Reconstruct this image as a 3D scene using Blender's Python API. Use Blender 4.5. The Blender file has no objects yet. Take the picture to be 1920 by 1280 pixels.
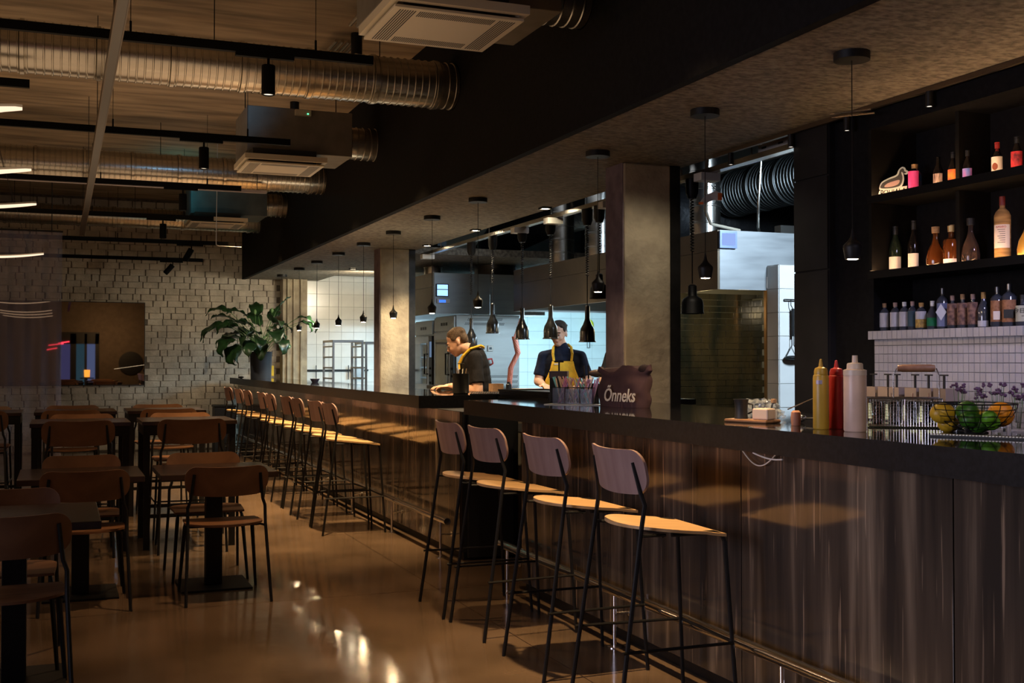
import bpy, bmesh, math, random
from mathutils import Vector, Matrix, Euler, noise
random.seed(7)
PI = math.pi
SC = bpy.context.scene
C = SC.collection
# ------------------------------------------------------------ camera, world, exposure
cam_d = bpy.data.cameras.new('camera'); cam = bpy.data.objects.new('camera', cam_d); C.objects.link(cam)
cam_d.sensor_width = 36.0; cam_d.lens = 40.0; cam_d.clip_start = 0.05; cam_d.clip_end = 200
cam.location = (0, 0, 1.42)
cam.rotation_euler = Euler((PI/2 + math.radians(0.99), 0, -math.atan(848/2133.0)), 'XYZ')
SC.camera = cam
W = bpy.data.worlds.new('world'); SC.world = W; W.use_nodes = True
W.node_tree.nodes['Background'].inputs[0].default_value = (0.30, 0.34, 0.5, 1)
W.node_tree.nodes['Background'].inputs[1].default_value = 0.02
SC.view_settings.view_transform = 'Standard'; SC.view_settings.look = 'None'
SC.view_settings.exposure = 0.22; SC.view_settings.gamma = 1.0; SC.view_settings.use_curve_mapping = False
SC.cycles.max_bounces = 7; SC.cycles.diffuse_bounces = 3; SC.cycles.glossy_bounces = 4
SC.cycles.transmission_bounces = 5; SC.cycles.transparent_max_bounces = 10
SC.cycles.caustics_reflective = False; SC.cycles.caustics_refractive = False
SC.cycles.sample_clamp_indirect = 12.0
WARM = (1.0, 0.62, 0.30); COOL = (0.62, 0.85, 1.0); NEUT = (1.0, 0.86, 0.66)
def light(name, kind, loc, power, color, size=0.1, target=None, spot=60, blend=0.5, size_y=None):
    d = bpy.data.lights.new(name, kind); d.energy = power; d.color = color
    if kind == 'AREA':
        d.size = size
        if size_y: d.shape = 'RECTANGLE'; d.size_y = size_y
    else: d.shadow_soft_size = size
    if kind == 'SPOT': d.spot_size = math.radians(spot); d.spot_blend = blend
    o = bpy.data.objects.new(name, d); C.objects.link(o); o.location = loc
    if target is not None:
        v = Vector(target) - Vector(loc); o.rotation_euler = v.to_track_quat('-Z', 'Y').to_euler()
    return o
# added spots that brighten the bar stools (their fixtures follow further down)
STOOL_FILLS = [((2.16, 4.55, 3.88), (2.36, 4.6, 0.76), 640), ((2.16, 6.1, 3.88), (2.36, 6.05, 0.76), 620), ((2.16, 8.75, 3.88), (2.38, 9.5, 0.76), 940),
               ((2.16, 11.3, 3.88), (2.38, 11.3, 0.76), 940), ((2.16, 13.3, 3.88), (2.38, 13.2, 0.76), 940), ((2.16, 15.6, 3.88), (2.38, 15.2, 0.76), 900)]
for i, (a, b, p) in enumerate(STOOL_FILLS): light('stool_fill_beam', 'SPOT', (a[0], a[1], a[2]-0.16), p, (1, .64, .30), 0.04, (b[0]-.1, b[1], 0), 66, 1.0)
# track heads over the tables
TRACK_HEADS = [(1.13, 6.72, 3.22), (1.08, 9.5, 3.22), (1.18, 12.23, 3.22), (1.15, 14.3, 3.14)]
for (x, y, z) in TRACK_HEADS: light('track_beam', 'SPOT', (x, y, z-0.26), 140, (1, .58, .27), 0.03, (x, y, 0), 84, 1.0)
# square downlights along the kitchen edge of the soffit
DOWN = [(3.95, 9.15), (3.95, 10.95), (3.95, 12.6), (3.95, 16.2)]
for (x, y) in DOWN: light('downlight_beam', 'SPOT', (x, y, 2.735), 230 if y == 12.6 else 130, (1, .80, .52), 0.045, (x-0.25, y, 0), 104, 0.8)
light('downlight_beam', 'SPOT', (3.75, 6.3, 2.735), 14, NEUT, 0.045, (3.4, 6.3, 0), 150, 0.8)
# kitchen lighting: hood lights, with unseen fill added for walls and hood faces
light('hood_light', 'AREA', (6.2, 11.9, 2.08), 120, COOL, 1.0, (6.2, 11.9, 0), size_y=2.4)
light('kitchen_fill', 'AREA', (7.5, 15.6, 2.4), 190, (.42, .78, 1.0), 1.4, (8.0, 19.0, 1.2), size_y=1.0)
light('kitchen_fill', 'AREA', (4.70, 11.2, 3.5), 8, (0.8, 0.88, 1.0), 1.2, (4.70, 11.6, 0), size_y=3.5)
light('kitchen_fill', 'AREA', (4.30, 16.5, 2.55), 30, (1, 0.86, 0.62), 0.5, (4.5, 19.0, 1.5), size_y=0.4)
light('hood_light', 'AREA', (5.5, 15.9, 2.10), 190, COOL, 0.8, (5.5, 15.9, 0), size_y=1.6)
light('hood_light', 'AREA', (6.2, 9.6, 2.03), 10, NEUT, 0.5, (6.3, 10.2, 0), size_y=0.6)
light('tile_sheen_fill', 'POINT', (6.38, 9.75, 1.98), 7, (1, .72, .32), .06); light('tile_sheen_fill', 'POINT', (6.02, 9.9, 1.98), 5, (1, .75, .36), .06)  # warm points added to put a sheen on the dark tiles
light('hood_end_fill', 'SPOT', (5.95, 6.2, 3.15), 420, (0.62, .80, 1.0), 0.25, (6.2, 8.6, 2.0), 70, 0.6)  # unseen spot added to brighten the near hood's end
# dim warm fill added for the dining room, cool fill added from the left
light('room_glow', 'AREA', (-3.9, 6.0, 3.2), 16, (1, .58, .30), 1.0, (0.5, 8.0, 1.0), size_y=4)
light('ceiling_wash', 'AREA', (0.2, 6.4, 2.3), 18, (1, .66, .38), 2.6, (0.2, 6.4, 4.0), size_y=4.5)
light('ceiling_wash', 'AREA', (0.2, 11.6, 2.3), 14, (1, .66, .38), 2.6, (0.2, 11.6, 4.0), size_y=4.5)
for (x, y, p) in ((-2.6, 9.6, 30), (-2.4, 13.0, 22)): light('side_fill_glow', 'POINT', (x, y, 2.35), p, (1, .62, .32), .06)
light('back_wall_glow', 'AREA', (1.6, -1.4, 2.6), 22, (1, .66, .34), 1.0, (1.2, -3.2, 1.6), size_y=.5)
light('soffit_wash', 'AREA', (3.60, 11.2, 1.6), 12, (1, .85, .60), 0.3, (3.4, 11.2, 3.0), size_y=5)
light('cool_left_fill', 'AREA', (-4.45, 2.6, 1.7), 21, (0.80, 0.78, 1.0), 2.6, (2.6, 2.9, 0.8), size_y=1.8).data.spread = math.radians(62)
light('projector_glow', 'SPOT', (1.30, 9.3, 3.55), 9, (0.25, 0.6, 1.0), 0.05, (1.25, 10.6, 4.0), 80, 0.9)
light('teal_glow', 'POINT', (1.36, 14.55, 3.55), 1.6, (0.02, 0.75, 0.85), 0.03)
light('plant_spot_beam', 'SPOT', (3.95, 16.9, 2.6), 200, (1, .93, .75), 0.03, (3.35, 17.7, 1.5), 24, 0.6)
light('brick_spot_beam', 'SPOT', (1.62, 15.6, 2.80), 90, (1, .85, .62), 0.03, (2.5, 19.0, 0.9), 80, 1.0)
light('backbar_beam', 'SPOT', (3.3, 2.3, 2.7), 90, (0.62, 0.60, 1.0), 0.1, (4.0, 3.9, 1.25), 60, 0.9)
light('counter_beam', 'SPOT', (2.0, 0.6, 2.6), 60, (1.0, 0.82, 0.7), 0.1, (3.0, 3.5, 1.2), 34, 0.9)

# ------------------------------------------------------------ materials
def nt(name):
    m = bpy.data.materials.new(name); m.use_nodes = True
    return m, m.node_tree, m.node_tree.nodes['Principled BSDF']
def setp(b, **k):
    for n, v in k.items(): b.inputs[n.replace('_', ' ')].default_value = v
def mat(name, col, rough=0.6, metal=0.0, spec=0.5, var=0.0, scale=8.0, stretch=(1, 1, 1), bump=0.0, bscale=None, col2=None, coat=0, trans=0, ior=1.45, alpha=1, detail=5, sub=0, emis=None, es=0, rvar=0.0, world=False):
    m, t, b = nt(name)
    setp(b, Base_Color=(*col, 1), Roughness=rough, Metallic=metal)
    b.inputs['Specular IOR Level'].default_value = spec
    if coat: b.inputs['Coat Weight'].default_value = coat; b.inputs['Coat Roughness'].default_value = 0.08
    if trans: b.inputs['Transmission Weight'].default_value = trans; b.inputs['IOR'].default_value = ior
    if alpha < 1: b.inputs['Alpha'].default_value = alpha
    if emis: b.inputs['Emission Color'].default_value = (*emis, 1); b.inputs['Emission Strength'].default_value = es
    if var or col2 or bump or rvar:
        tc = t.nodes.new('ShaderNodeTexCoord'); mp = t.nodes.new('ShaderNodeMapping'); mp.inputs['Scale'].default_value = stretch
        t.links.new(t.nodes.new('ShaderNodeNewGeometry').outputs['Position'] if world else tc.outputs['Object'], mp.inputs[0])
        nz = t.nodes.new('ShaderNodeTexNoise'); nz.inputs['Scale'].default_value = scale; nz.inputs['Detail'].default_value = detail
        t.links.new(mp.outputs[0], nz.inputs['Vector'])
        if var or col2:
            r = t.nodes.new('ShaderNodeValToRGB'); t.links.new(nz.outputs[0], r.inputs[0])
            c2 = col2 or tuple(min(1, c*(1+var)) for c in col); c1 = col if col2 else tuple(c*(1-var) for c in col)
            r.color_ramp.elements[0].color = (*c1, 1); r.color_ramp.elements[1].color = (*c2, 1)
            r.color_ramp.elements[0].position = 0.35; r.color_ramp.elements[1].position = 0.65
            t.links.new(r.outputs[0], b.inputs['Base Color'])
        if rvar:
            mr = t.nodes.new('ShaderNodeMapRange'); t.links.new(nz.outputs[0], mr.inputs[0])
            mr.inputs[1].default_value = .3; mr.inputs[2].default_value = .7
            mr.inputs[3].default_value = max(0.02, rough-rvar); mr.inputs[4].default_value = rough+rvar
            t.links.new(mr.outputs[0], b.inputs['Roughness'])
        if bump:
            n2 = nz
            if bscale:
                n2 = t.nodes.new('ShaderNodeTexNoise'); n2.inputs['Scale'].default_value = bscale; n2.inputs['Detail'].default_value = 4; t.links.new(mp.outputs[0], n2.inputs['Vector'])
            bp = t.nodes.new('ShaderNodeBump'); bp.inputs['Strength'].default_value = bump; bp.inputs['Distance'].default_value = 0.02
            t.links.new(n2.outputs[0], bp.inputs['Height']); t.links.new(bp.outputs[0], b.inputs['Normal'])
    return m
def glow(name, col, s):
    m = bpy.data.materials.new(name); m.use_nodes = True; t = m.node_tree; t.nodes.clear()
    e = t.nodes.new('ShaderNodeEmission'); e.inputs[0].default_value = (*col, 1); e.inputs[1].default_value = s
    o = t.nodes.new('ShaderNodeOutputMaterial'); t.links.new(e.outputs[0], o.inputs[0]); return m
M = {}
M['floor'] = mat('polished_concrete', (.125, .085, .055), .13, var=.35, scale=1.3, rvar=.06, bump=.05, bscale=3, detail=8, spec=.7)
M['ceiling'] = mat('board_marked_concrete', (.17, .125, .08), .85, stretch=(.35, 2.0, 1), scale=3.2, col2=(.38, .285, .185), detail=10, bump=.15)
M['fascia'] = mat('black_painted_board', (.006, .0055, .006), .8, var=.3, scale=30, spec=.15)
M['soffit'] = mat('grey_strand_board', (.12, .10, .08), .8, col2=(.31, .275, .21), scale=24, stretch=(1.0, 1.7, 1), detail=12, bump=.3)
M['concrete'] = mat('raw_concrete', (.27, .22, .155), .85, col2=(.50, .42, .29), scale=4, detail=10, bump=.35, bscale=25)
M['conc_purple'] = mat('purple_concrete_side', (.17, .13, .15), .85, var=.2, scale=9, bump=.2)
M['steel_dark'] = mat('blackened_steel', (.02, .019, .018), .5, metal=.6, var=.3, scale=12)
M['brick'] = mat('whitewashed_brick', (.42, .365, .29), .8, col2=(.60, .53, .43), scale=5, world=True, bump=.5, bscale=30, spec=.3)
M['mortar'] = mat('whitewashed_mortar', (.15, .125, .10), .9, var=.25, scale=20, bump=.4, spec=.2)
M['wtile'] = mat('white_glazed_tile', (.80, .79, .74), .22, var=.05, scale=3)
M['grout'] = mat('grey_grout', (.35, .34, .31), .9)
M['dtile'] = mat('dark_glazed_tile', (.006, .010, .009), .16, col2=(.045, .036, .018), scale=2.2, stretch=(1.5, 1.5, .5), world=True, bump=.10, bscale=9, spec=.9)  # warm upright tint puts reflected light into the tile colour
M['dgrout'] = mat('pale_grout', (.12, .12, .10), .9)
M['mosaic'] = mat('grey_white_mosaic_tile', (.48, .47, .50), .35, var=.08, scale=9, world=True)
M['mgrout'] = mat('dark_grout', (.08, .08, .09), .9)
M['slab'] = mat('black_stone_slab', (.010, .010, .012), .05, var=.5, scale=40, spec=.6)
M['slabedge'] = mat('honed_stone_edge', (.009, .0085, .010), .5, spec=.3, var=.4, scale=60)
M['blackmat'] = mat('matte_black', (.012, .012, .012), .55)
M['blackmetal'] = mat('black_powder_coat', (.0045, .0045, .005), .5, spec=.35)
M['track'] = mat('track_black', (.002, .002, .002), .7, spec=.12)
M['ply'] = mat('oak_plywood', (.52, .32, .15), .42, col2=(.66, .43, .22), scale=3, stretch=(1, 9, 1), detail=8, spec=.4)
M['plyback'] = mat('brown_oak_veneer', (.15, .070, .035), .42, col2=(.23, .115, .058), scale=3, stretch=(9, 1, 1), detail=8, spec=.35)
M['stoolback'] = mat('mauve_brown_veneer', (.27, .17, .155), .5, col2=(.34, .225, .20), scale=4, stretch=(1, 6, 1), spec=.3)
M['table'] = mat('dark_wood_table', (.022, .013, .010), .2, col2=(.045, .027, .019), scale=4, stretch=(1, 8, 1), spec=.5)
M['chrome'] = mat('polished_steel', (.86, .84, .82), .17, metal=1)
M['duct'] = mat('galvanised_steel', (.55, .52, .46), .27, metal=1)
M['steel'] = mat('brushed_steel', (.36, .375, .375), .46, metal=.6, var=.08, scale=2, stretch=(1, 1, 8), rvar=.06)
M['steelwarm'] = mat('brown_steel_panel', (.17, .13, .085), .42, metal=.5, var=.1, scale=3)
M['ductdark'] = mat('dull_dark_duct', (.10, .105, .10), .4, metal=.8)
M['beige'] = mat('cream_enamel', (.62, .55, .42), .5)
M['greybox'] = mat('grey_sheet_metal', (.22, .20, .17), .6, metal=.4, var=.1)
M['greyblue'] = mat('teal_grey_sheet_metal', (.10, .13, .15), .6, metal=.3, var=.1)
M['white'] = mat('white_plastic', (.75, .74, .70), .4)
M['glass'] = mat('clear_glass', (.95, .97, .95), .03, trans=1, ior=1.45)
M['glass_dark'] = mat('dark_green_glass', (.02, .03, .015), .05, spec=.9)
M['glass_black'] = mat('black_glass', (.008, .006, .006), .08, spec=.8)
M['amber_'] = mat('amber_spirit', (.55, .16, .02), .06, trans=.55, ior=1.35)
M['cork'] = mat('cork', (.42, .25, .12), .8, var=.2, scale=60)
M['paper'] = mat('cream_paper_label', (.85, .72, .62), .7)
M['skin'] = mat('skin', (.72, .42, .29), .5, var=.08, scale=14, sub=.1)
M['hair'] = mat('short_brown_hair', (.12, .075, .045), .8, var=.35, scale=90, bump=.3, bscale=320)
M['hair2'] = mat('dark_hair', (.03, .022, .018), .8, var=.4, scale=90, bump=.3, bscale=320)
M['tee'] = mat('black_cotton', (.016, .015, .017), .9, spec=.15, var=.3, scale=14, bump=.6, bscale=9)
M['tee2'] = mat('navy_cotton', (.016, .021, .042), .9, spec=.15, var=.3, scale=14, bump=.6, bscale=9)
M['apron'] = mat('mustard_canvas', (.80, .48, .03), .8, var=.08, scale=30, bump=.2)
M['leaf'] = mat('glossy_leaf', (.010, .028, .010), .32, col2=(.022, .065, .018), scale=9, spec=.6)
M['stem'] = mat('green_stem', (.10, .20, .06), .5)
M['pot'] = mat('charcoal_pot', (.03, .032, .04), .6, var=.1)
M['green_led'] = glow('green_led', (.1, 1, .4), 3)
M['lampglow'] = glow('lamp_glow', (1, .78, .52), 6)
M['ringglow'] = glow('ring_lamp_diffuser', (1, .72, .50), 1.15)
M['shadow'] = M['blackmat']
# vertical streaked glossy bar cladding
def cladding():
    m, t, b = nt('streaked_dark_wood_laminate')
    tc = t.nodes.new('ShaderNodeTexCoord')
    def nz(sc, st, det=6):
        mp = t.nodes.new('ShaderNodeMapping'); mp.inputs['Scale'].default_value = st; t.links.new(tc.outputs['Object'], mp.inputs[0])
        n = t.nodes.new('ShaderNodeTexNoise'); n.inputs['Scale'].default_value = sc; n.inputs['Detail'].default_value = det; n.inputs['Distortion'].default_value = .15
        t.links.new(mp.outputs[0], n.inputs['Vector']); return n
    a = nz(9, (1, 1, .06)); c = nz(46, (1, 1, .035), 3); w = nz(1.5, (1, 1, .5), 2)
    r = t.nodes.new('ShaderNodeValToRGB'); t.links.new(a.outputs[0], r.inputs[0])
    e = r.color_ramp.elements; e[0].position = .40; e[0].color = (.040, .031, .025, 1); e[1].position = .72; e[1].color = (.24, .175, .12, 1)
    k = r.color_ramp.elements.new(.55); k.color = (.080, .058, .042, 1)
    r2 = t.nodes.new('ShaderNodeValToRGB'); t.links.new(c.outputs[0], r2.inputs[0])
    r2.color_ramp.elements[0].position = .62; r2.color_ramp.elements[0].color = (0, 0, 0, 1); r2.color_ramp.elements[1].position = .70; r2.color_ramp.elements[1].color = (.26, .175, .11, 1)  # thin bright streaks paint reflected light into the wood colour
    mx = t.nodes.new('ShaderNodeMixRGB'); mx.blend_type = 'ADD'; mx.inputs[0].default_value = .8
    t.links.new(r.outputs[0], mx.inputs[1]); t.links.new(r2.outputs[0], mx.inputs[2]); t.links.new(mx.outputs[0], b.inputs['Base Color'])
    bp = t.nodes.new('ShaderNodeBump'); bp.inputs['Strength'].default_value = .02; bp.inputs['Distance'].default_value = .004
    t.links.new(c.outputs[0], bp.inputs['Height']); t.links.new(bp.outputs[0], b.inputs['Normal'])
    setp(b, Roughness=.10); b.inputs['Specular IOR Level'].default_value = .55
    return m
M['clad'] = cladding()

# ------------------------------------------------------------ mesh helpers
class MB:
    def __init__(s): s.v = []; s.f = []; s.m = []
    def add(s, V, F, mi=0):
        o = len(s.v); s.v += [tuple(p) for p in V]; s.f += [tuple(i+o for i in f) for f in F]; s.m += [mi]*len(F); return s
    def box(s, x0, x1, y0, y1, z0, z1, mi=0, M4=None):
        V = [(x0,y0,z0),(x1,y0,z0),(x1,y1,z0),(x0,y1,z0),(x0,y0,z1),(x1,y0,z1),(x1,y1,z1),(x0,y1,z1)]
        if M4: V = [M4 @ Vector(p) for p in V]
        return s.add(V, [(0,3,2,1),(4,5,6,7),(0,1,5,4),(1,2,6,5),(2,3,7,6),(3,0,4,7)], mi)
    def cbox(s, c, d, mi=0, M4=None):
        return s.box(c[0]-d[0]/2, c[0]+d[0]/2, c[1]-d[1]/2, c[1]+d[1]/2, c[2]-d[2]/2, c[2]+d[2]/2, mi, M4)
    def tube(s, path, r, seg=8, mi=0, closed=False, caps=True):
        P = [Vector(p) for p in path]; n = len(P); R = r if isinstance(r, (list, tuple)) else [r]*n
        V = []; prev = None
        for i, p in enumerate(P):
            if closed: t = P[(i+1) % n] - P[i-1]
            else: t = P[min(i+1, n-1)] - P[max(i-1, 0)]
            if t.length < 1e-9: t = Vector((0, 0, 1))
            t.normalize()
            if prev is None:
                a = Vector((0, 0, 1)) if abs(t.z) < .9 else Vector((1, 0, 0)); u = t.cross(a).normalized()
            else:
                u = prev - t*prev.dot(t)
                u = u.normalized() if u.length > 1e-6 else t.orthogonal().normalized()
            prev = u; w = t.cross(u)
            for k in range(seg):
                an = 2*PI*k/seg; V.append(p + (u*math.cos(an) + w*math.sin(an))*R[i])
        F = []
        for i in range(n if closed else n-1):
            j = (i+1) % n
            for k in range(seg): F.append((i*seg+k, i*seg+(k+1) % seg, j*seg+(k+1) % seg, j*seg+k))
        if caps and not closed: F.append(tuple(range(seg))[::-1]); F.append(tuple((n-1)*seg+k for k in range(seg)))
        return s.add(V, F, mi)
    def lathe(s, prof, c=(0, 0, 0), seg=20, mi=0, sx=1, sy=1, M4=None):
        V = []; n = len(prof)
        for (r, z) in prof:
            for k in range(seg):
                a = 2*PI*k/seg; V.append(Vector((c[0]+r*math.cos(a)*sx, c[1]+r*math.sin(a)*sy, c[2]+z)))
        if M4: V = [M4 @ p for p in V]
        F = [(i*seg+k, i*seg+(k+1) % seg, (i+1)*seg+(k+1) % seg, (i+1)*seg+k) for i in range(n-1) for k in range(seg)]
        if prof[0][0] > 1e-5: F.append(tuple(range(seg))[::-1])
        if prof[-1][0] > 1e-5: F.append(tuple((n-1)*seg+k for k in range(seg)))
        return s.add(V, F, mi)
    def ell(s, c, r, seg=16, rings=10, mi=0, M4=None):
        V = []; c = Vector(c)
        for i in range(rings+1):
            ph = PI*i/rings
            for k in range(seg):
                a = 2*PI*k/seg; V.append(c + Vector((r[0]*math.sin(ph)*math.cos(a), r[1]*math.sin(ph)*math.sin(a), -r[2]*math.cos(ph))))
        if M4: V = [M4 @ p for p in V]
        F = [(i*seg+k, i*seg+(k+1) % seg, (i+1)*seg+(k+1) % seg, (i+1)*seg+k) for i in range(rings) for k in range(seg)]
        return s.add(V, F, mi)
    def cap(s, a, b, r0, r1, mi=0):
        a = Vector(a); b = Vector(b); d = b-a; L = max(d.length, 1e-5); n = 5; path = []; R = []
        for i in range(n):
            t = math.sin(PI/2*i/n); path.append(a - d/L*r0*(1-t)*.98); R.append(max(1e-3, r0*math.sqrt(max(0, 1-(1-t)**2))))
        path += [a, b]; R += [r0, r1]
        for i in range(1, n+1):
            t = math.sin(PI/2*i/n)
            path.append(b + d/L*r1*t*.98); R.append(max(1e-3, r1*math.sqrt(max(0, 1-t*t))))
        return s.tube(path, R, 12, mi)
    def extr(s, poly, d, M4=None, mi=0):
        n = len(poly); V = [Vector((p[0], p[1], 0)) for p in poly] + [Vector((p[0], p[1], d)) for p in poly]
        if M4: V = [M4 @ p for p in V]
        F = [tuple(range(n))[::-1], tuple(range(n, 2*n))] + [(i, (i+1) % n, n+(i+1) % n, n+i) for i in range(n)]
        return s.add(V, F, mi)
    def build(s, name, mats, parent=None, smooth=False, bevel=0, loc=None, rotz=0):
        me = bpy.data.meshes.new(name); me.from_pydata(s.v, [], s.f)
        if not isinstance(mats, (list, tuple)): mats = [mats]
        for m in mats: me.materials.append(m)
        if len(mats) > 1: me.polygons.foreach_set('material_index', s.m)
        bm = bmesh.new(); bm.from_mesh(me); bmesh.ops.remove_doubles(bm, verts=bm.verts, dist=1e-6)
        bmesh.ops.recalc_face_normals(bm, faces=bm.faces)
        if smooth:
            for f in bm.faces: f.smooth = True
            for e in bm.edges:
                if len(e.link_faces) == 2 and e.calc_face_angle(0) > math.radians(38): e.smooth = False
        bm.to_mesh(me); bm.free()
        o = bpy.data.objects.new(name, me); C.objects.link(o)
        if parent: o.parent = parent
        if bevel:
            b = o.modifiers.new('b', 'BEVEL'); b.width = bevel; b.segments = 2; b.limit_method = 'ANGLE'
        if loc: o.location = loc
        if rotz: o.rotation_euler = (0, 0, rotz)
        return o
def tag(o, label=None, cat=None, group=None, kind=None):
    if label: o['label'] = label
    if cat: o['category'] = cat
    if group: o['group'] = group
    if kind: o['kind'] = kind
    return o
def empty(name, loc=(0, 0, 0), rz=0, **k):
    o = bpy.data.objects.new(name, None); C.objects.link(o); o.location = loc; o.rotation_euler = (0, 0, rz); o.empty_display_size = .1
    return tag(o, **k)
def st(o): o['kind'] = 'structure'; return o
def copy_tree(o, parent=None):
    c = o.copy(); C.objects.link(c)
    if parent: c.parent = parent
    for ch in list(o.children): copy_tree(ch, c)
    return c
def text(body, size, mt, M4, name='lettering', parent=None, depth=.001, shear=0, align='CENTER', sx=1.0, offset=0):
    cu = bpy.data.curves.new(name, 'FONT'); cu.body = body; cu.size = size; cu.extrude = depth; cu.shear = shear; cu.align_x = align; cu.align_y = 'CENTER'; cu.offset = offset
    cu.resolution_u = 3
    o = bpy.data.objects.new('t', cu); C.objects.link(o); bpy.context.view_layer.update()
    me = bpy.data.meshes.new_from_object(o.evaluated_get(bpy.context.evaluated_depsgraph_get()))
    bpy.data.objects.remove(o); me.transform(Matrix.Diagonal((sx, 1, 1, 1))); me.transform(M4); me.materials.clear(); me.materials.append(mt)
    r = bpy.data.objects.new(name, me); C.objects.link(r)
    if parent: r.parent = parent
    return r
def T4(loc, rx=0, ry=0, rz=0): return Matrix.Translation(loc) @ Euler((rx, ry, rz), 'XYZ').to_matrix().to_4x4()
# ============================================================ STRUCTURE
def piece_box(w, h, d, ch=.003, jit=0.0):
    """a tile or brick: back at y=0, face towards -y, chamfered edges"""
    m = MB(); j = lambda: random.uniform(-jit, jit)
    x, z = w/2, h/2
    V = [(-x, 0, -z), (x, 0, -z), (x, 0, z), (-x, 0, z)]
    V += [(-x+j(), -d+ch, -z+j()), (x+j(), -d+ch, -z+j()), (x+j(), -d+ch, z+j()), (-x+j(), -d+ch, z+j())]
    V += [(-x+ch+j(), -d+j()*.5, -z+ch+j()), (x-ch+j(), -d+j()*.5, -z+ch+j()), (x-ch+j(), -d+j()*.5, z-ch+j()), (-x+ch+j(), -d+j()*.5, z-ch+j())]
    F = [(8, 9, 10, 11)]
    for a in (0, 4):
        for k in range(4): F.append((a+k, a+(k+1) % 4, a+4+(k+1) % 4, a+4+k))
    m.add(V, F); return m
def linked(name, me, parent, loc, rz=0, sc=None):
    o = bpy.data.objects.new(name, me); C.objects.link(o); o.parent = parent; o.location = loc; o.rotation_euler = (0, 0, rz)
    if sc: o.scale = sc
    return o
def mesh_of(mb, name, mt, smooth=False):
    o = mb.build(name, mt, smooth=smooth); me = o.data; bpy.data.objects.remove(o); return me

# floor: big cast slabs with saw-cut joints
fl = st(MB().box(-4.6, 9.6, -3.2, 19.2, -.12, -.012).build('floor', M['dgrout']))
ys = [-3.2, .6, 3.7, 6.79, 9.9, 13.0, 16.1, 19.2]; xs = [-4.6, -1.3, 2.2, 5.8, 9.6]
for i in range(len(ys)-1):
    for j in range(len(xs)-1):
        MB().box(xs[j]+.002, xs[j+1]-.003, ys[i]+.003, ys[i+1]-.003, -.012, 0).build('floor_slab', M['floor'], fl)
# ceiling: precast concrete planks across the room
ce = st(MB().box(-4.6, 9.6, -3.2, 19.2, 4.03, 4.15).build('ceiling', M['ceiling']))
y = -3.2
while y < 19.1:
    MB().box(-4.6, 2.79, y+.0015, min(y+1.18, 19.2)-.0015, 4.0, 4.03).build('ceiling_plank', M['ceiling'], ce); y += 1.18
st(MB().box(2.9, 9.6, -3.2, 19.2, 3.95, 4.02).build('ceiling_kitchen', mat('dark_kitchen_ceiling', (.05, .05, .055), .9)))
# walls
walld = mat('dark_plaster', (.05, .042, .038), .9)
wallb = mat('brown_plaster', (.16, .12, .085), .9, var=.1)
st(MB().box(-4.7, -4.6, -3.2, 19.2, 0, 4.1).build('wall_left', walld))
w2 = st(MB().box(-4.6, -4.5, 1.2, 1.3, .7, 2.7).box(-4.6, -4.5, 3.9, 4.0, .7, 2.7).box(-4.6, -4.5, 2.55, 2.65, .7, 2.7).box(-4.6, -4.5, 1.3, 3.9, .7, .8).box(-4.6, -4.5, 1.3, 3.9, 2.6, 2.7).build('window_added', M['blackmat']))  # unseen window frame added around the cool fill light
MB().box(-4.59, -4.58, 1.3, 3.9, .8, 2.6).build('pane', glow('added_pane_glow', (.20, .20, .28), 1), w2)  # glowing pane added inside the unseen window frame
wb = st(MB().box(-4.6, -.02, -3.3, -3.2, 0, 4.1).box(1.25, 4.3, -3.3, -3.2, 0, 4.1).box(-.02, 1.25, -3.3, -3.2, 0, .35).box(-.02, 1.25, -3.3, -3.2, 2.40, 4.1).build('wall_back', wallb))
wn = st(MB().box(-.02, 1.25, -3.29, -3.19, .35, .46).box(-.02, 1.25, -3.29, -3.19, 2.0, 2.40).box(-.02, .02, -3.29, -3.19, .35, 2.35).box(1.12, 1.25, -3.29, -3.19, .35, 2.35).box(.33, .52, -3.29, -3.19, .35, 2.35).box(.78, .86, -3.29, -3.19, .35, 2.35).build('window_1', M['blackmat']))
for a, b, g in ((.02, .33, (.08, .08, .25)), (.52, .78, (.04, .10, .16)), (.86, 1.12, (.14, .20, .48))):
    MB().box(a, b, -3.27, -3.26, .46, 2.0).build('pane', glow('dusk_street', g, .75), wn)
for k, (a, b, z) in enumerate(((-.35, .12, 1.95), (-.40, -.08, 1.80), (-.05, .30, 2.02))): MB().tube([(a, -3.17, z), (b, -3.17, z+.06)], .018, 8).build('red_neon_tube', glow('red_neon', (1, .05, .10), 3.5), wn)
rm = empty('round_mirror', (2.27, -3.19, 1.35), label='round black-framed mirror on the wall behind the camera, seen in the wide mirror', cat='mirror')
MB().lathe([(.001, 0), (.40, 0), (.40, .03), (.36, .035), (.001, .03)], M4=T4((0, 0, 0), -PI/2), seg=40).build('black_disc', M['blackmat'], rm, smooth=True)
sb = empty('side_table', (.85, -2.5, 0), label='small dark side table behind the camera carrying a glowing lamp', cat='table')
MB().lathe([(.001, .84), (.22, .84), (.22, .87), (.001, .87)], seg=30).lathe([(.02, .02), (.02, .84)], seg=10).lathe([(.001, 0), (.16, 0), (.16, .02), (.001, .02)], seg=24).build('table_body', M['blackmat'], sb)
al = empty('amber_lamp', (.85, -2.5, .871), label='small glowing amber lamp seen only in the wide mirror', cat='lamp')
MB().lathe([(.001, 0), (.09, 0), (.09, .02), (.001, .02)], seg=20).build('base', M['blackmat'], al)
MB().lathe([(.001, .021), (.085, .021), (.095, .26), (.001, .26)], seg=24).build('lamp_shade', glow('amber_shade', (1, .42, .06), 2.2), al, smooth=True)
st(MB().box(4.02, 9.6, 5.45, 5.57, 0, 4.1).build('wall_kitchen_front', walld))
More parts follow.
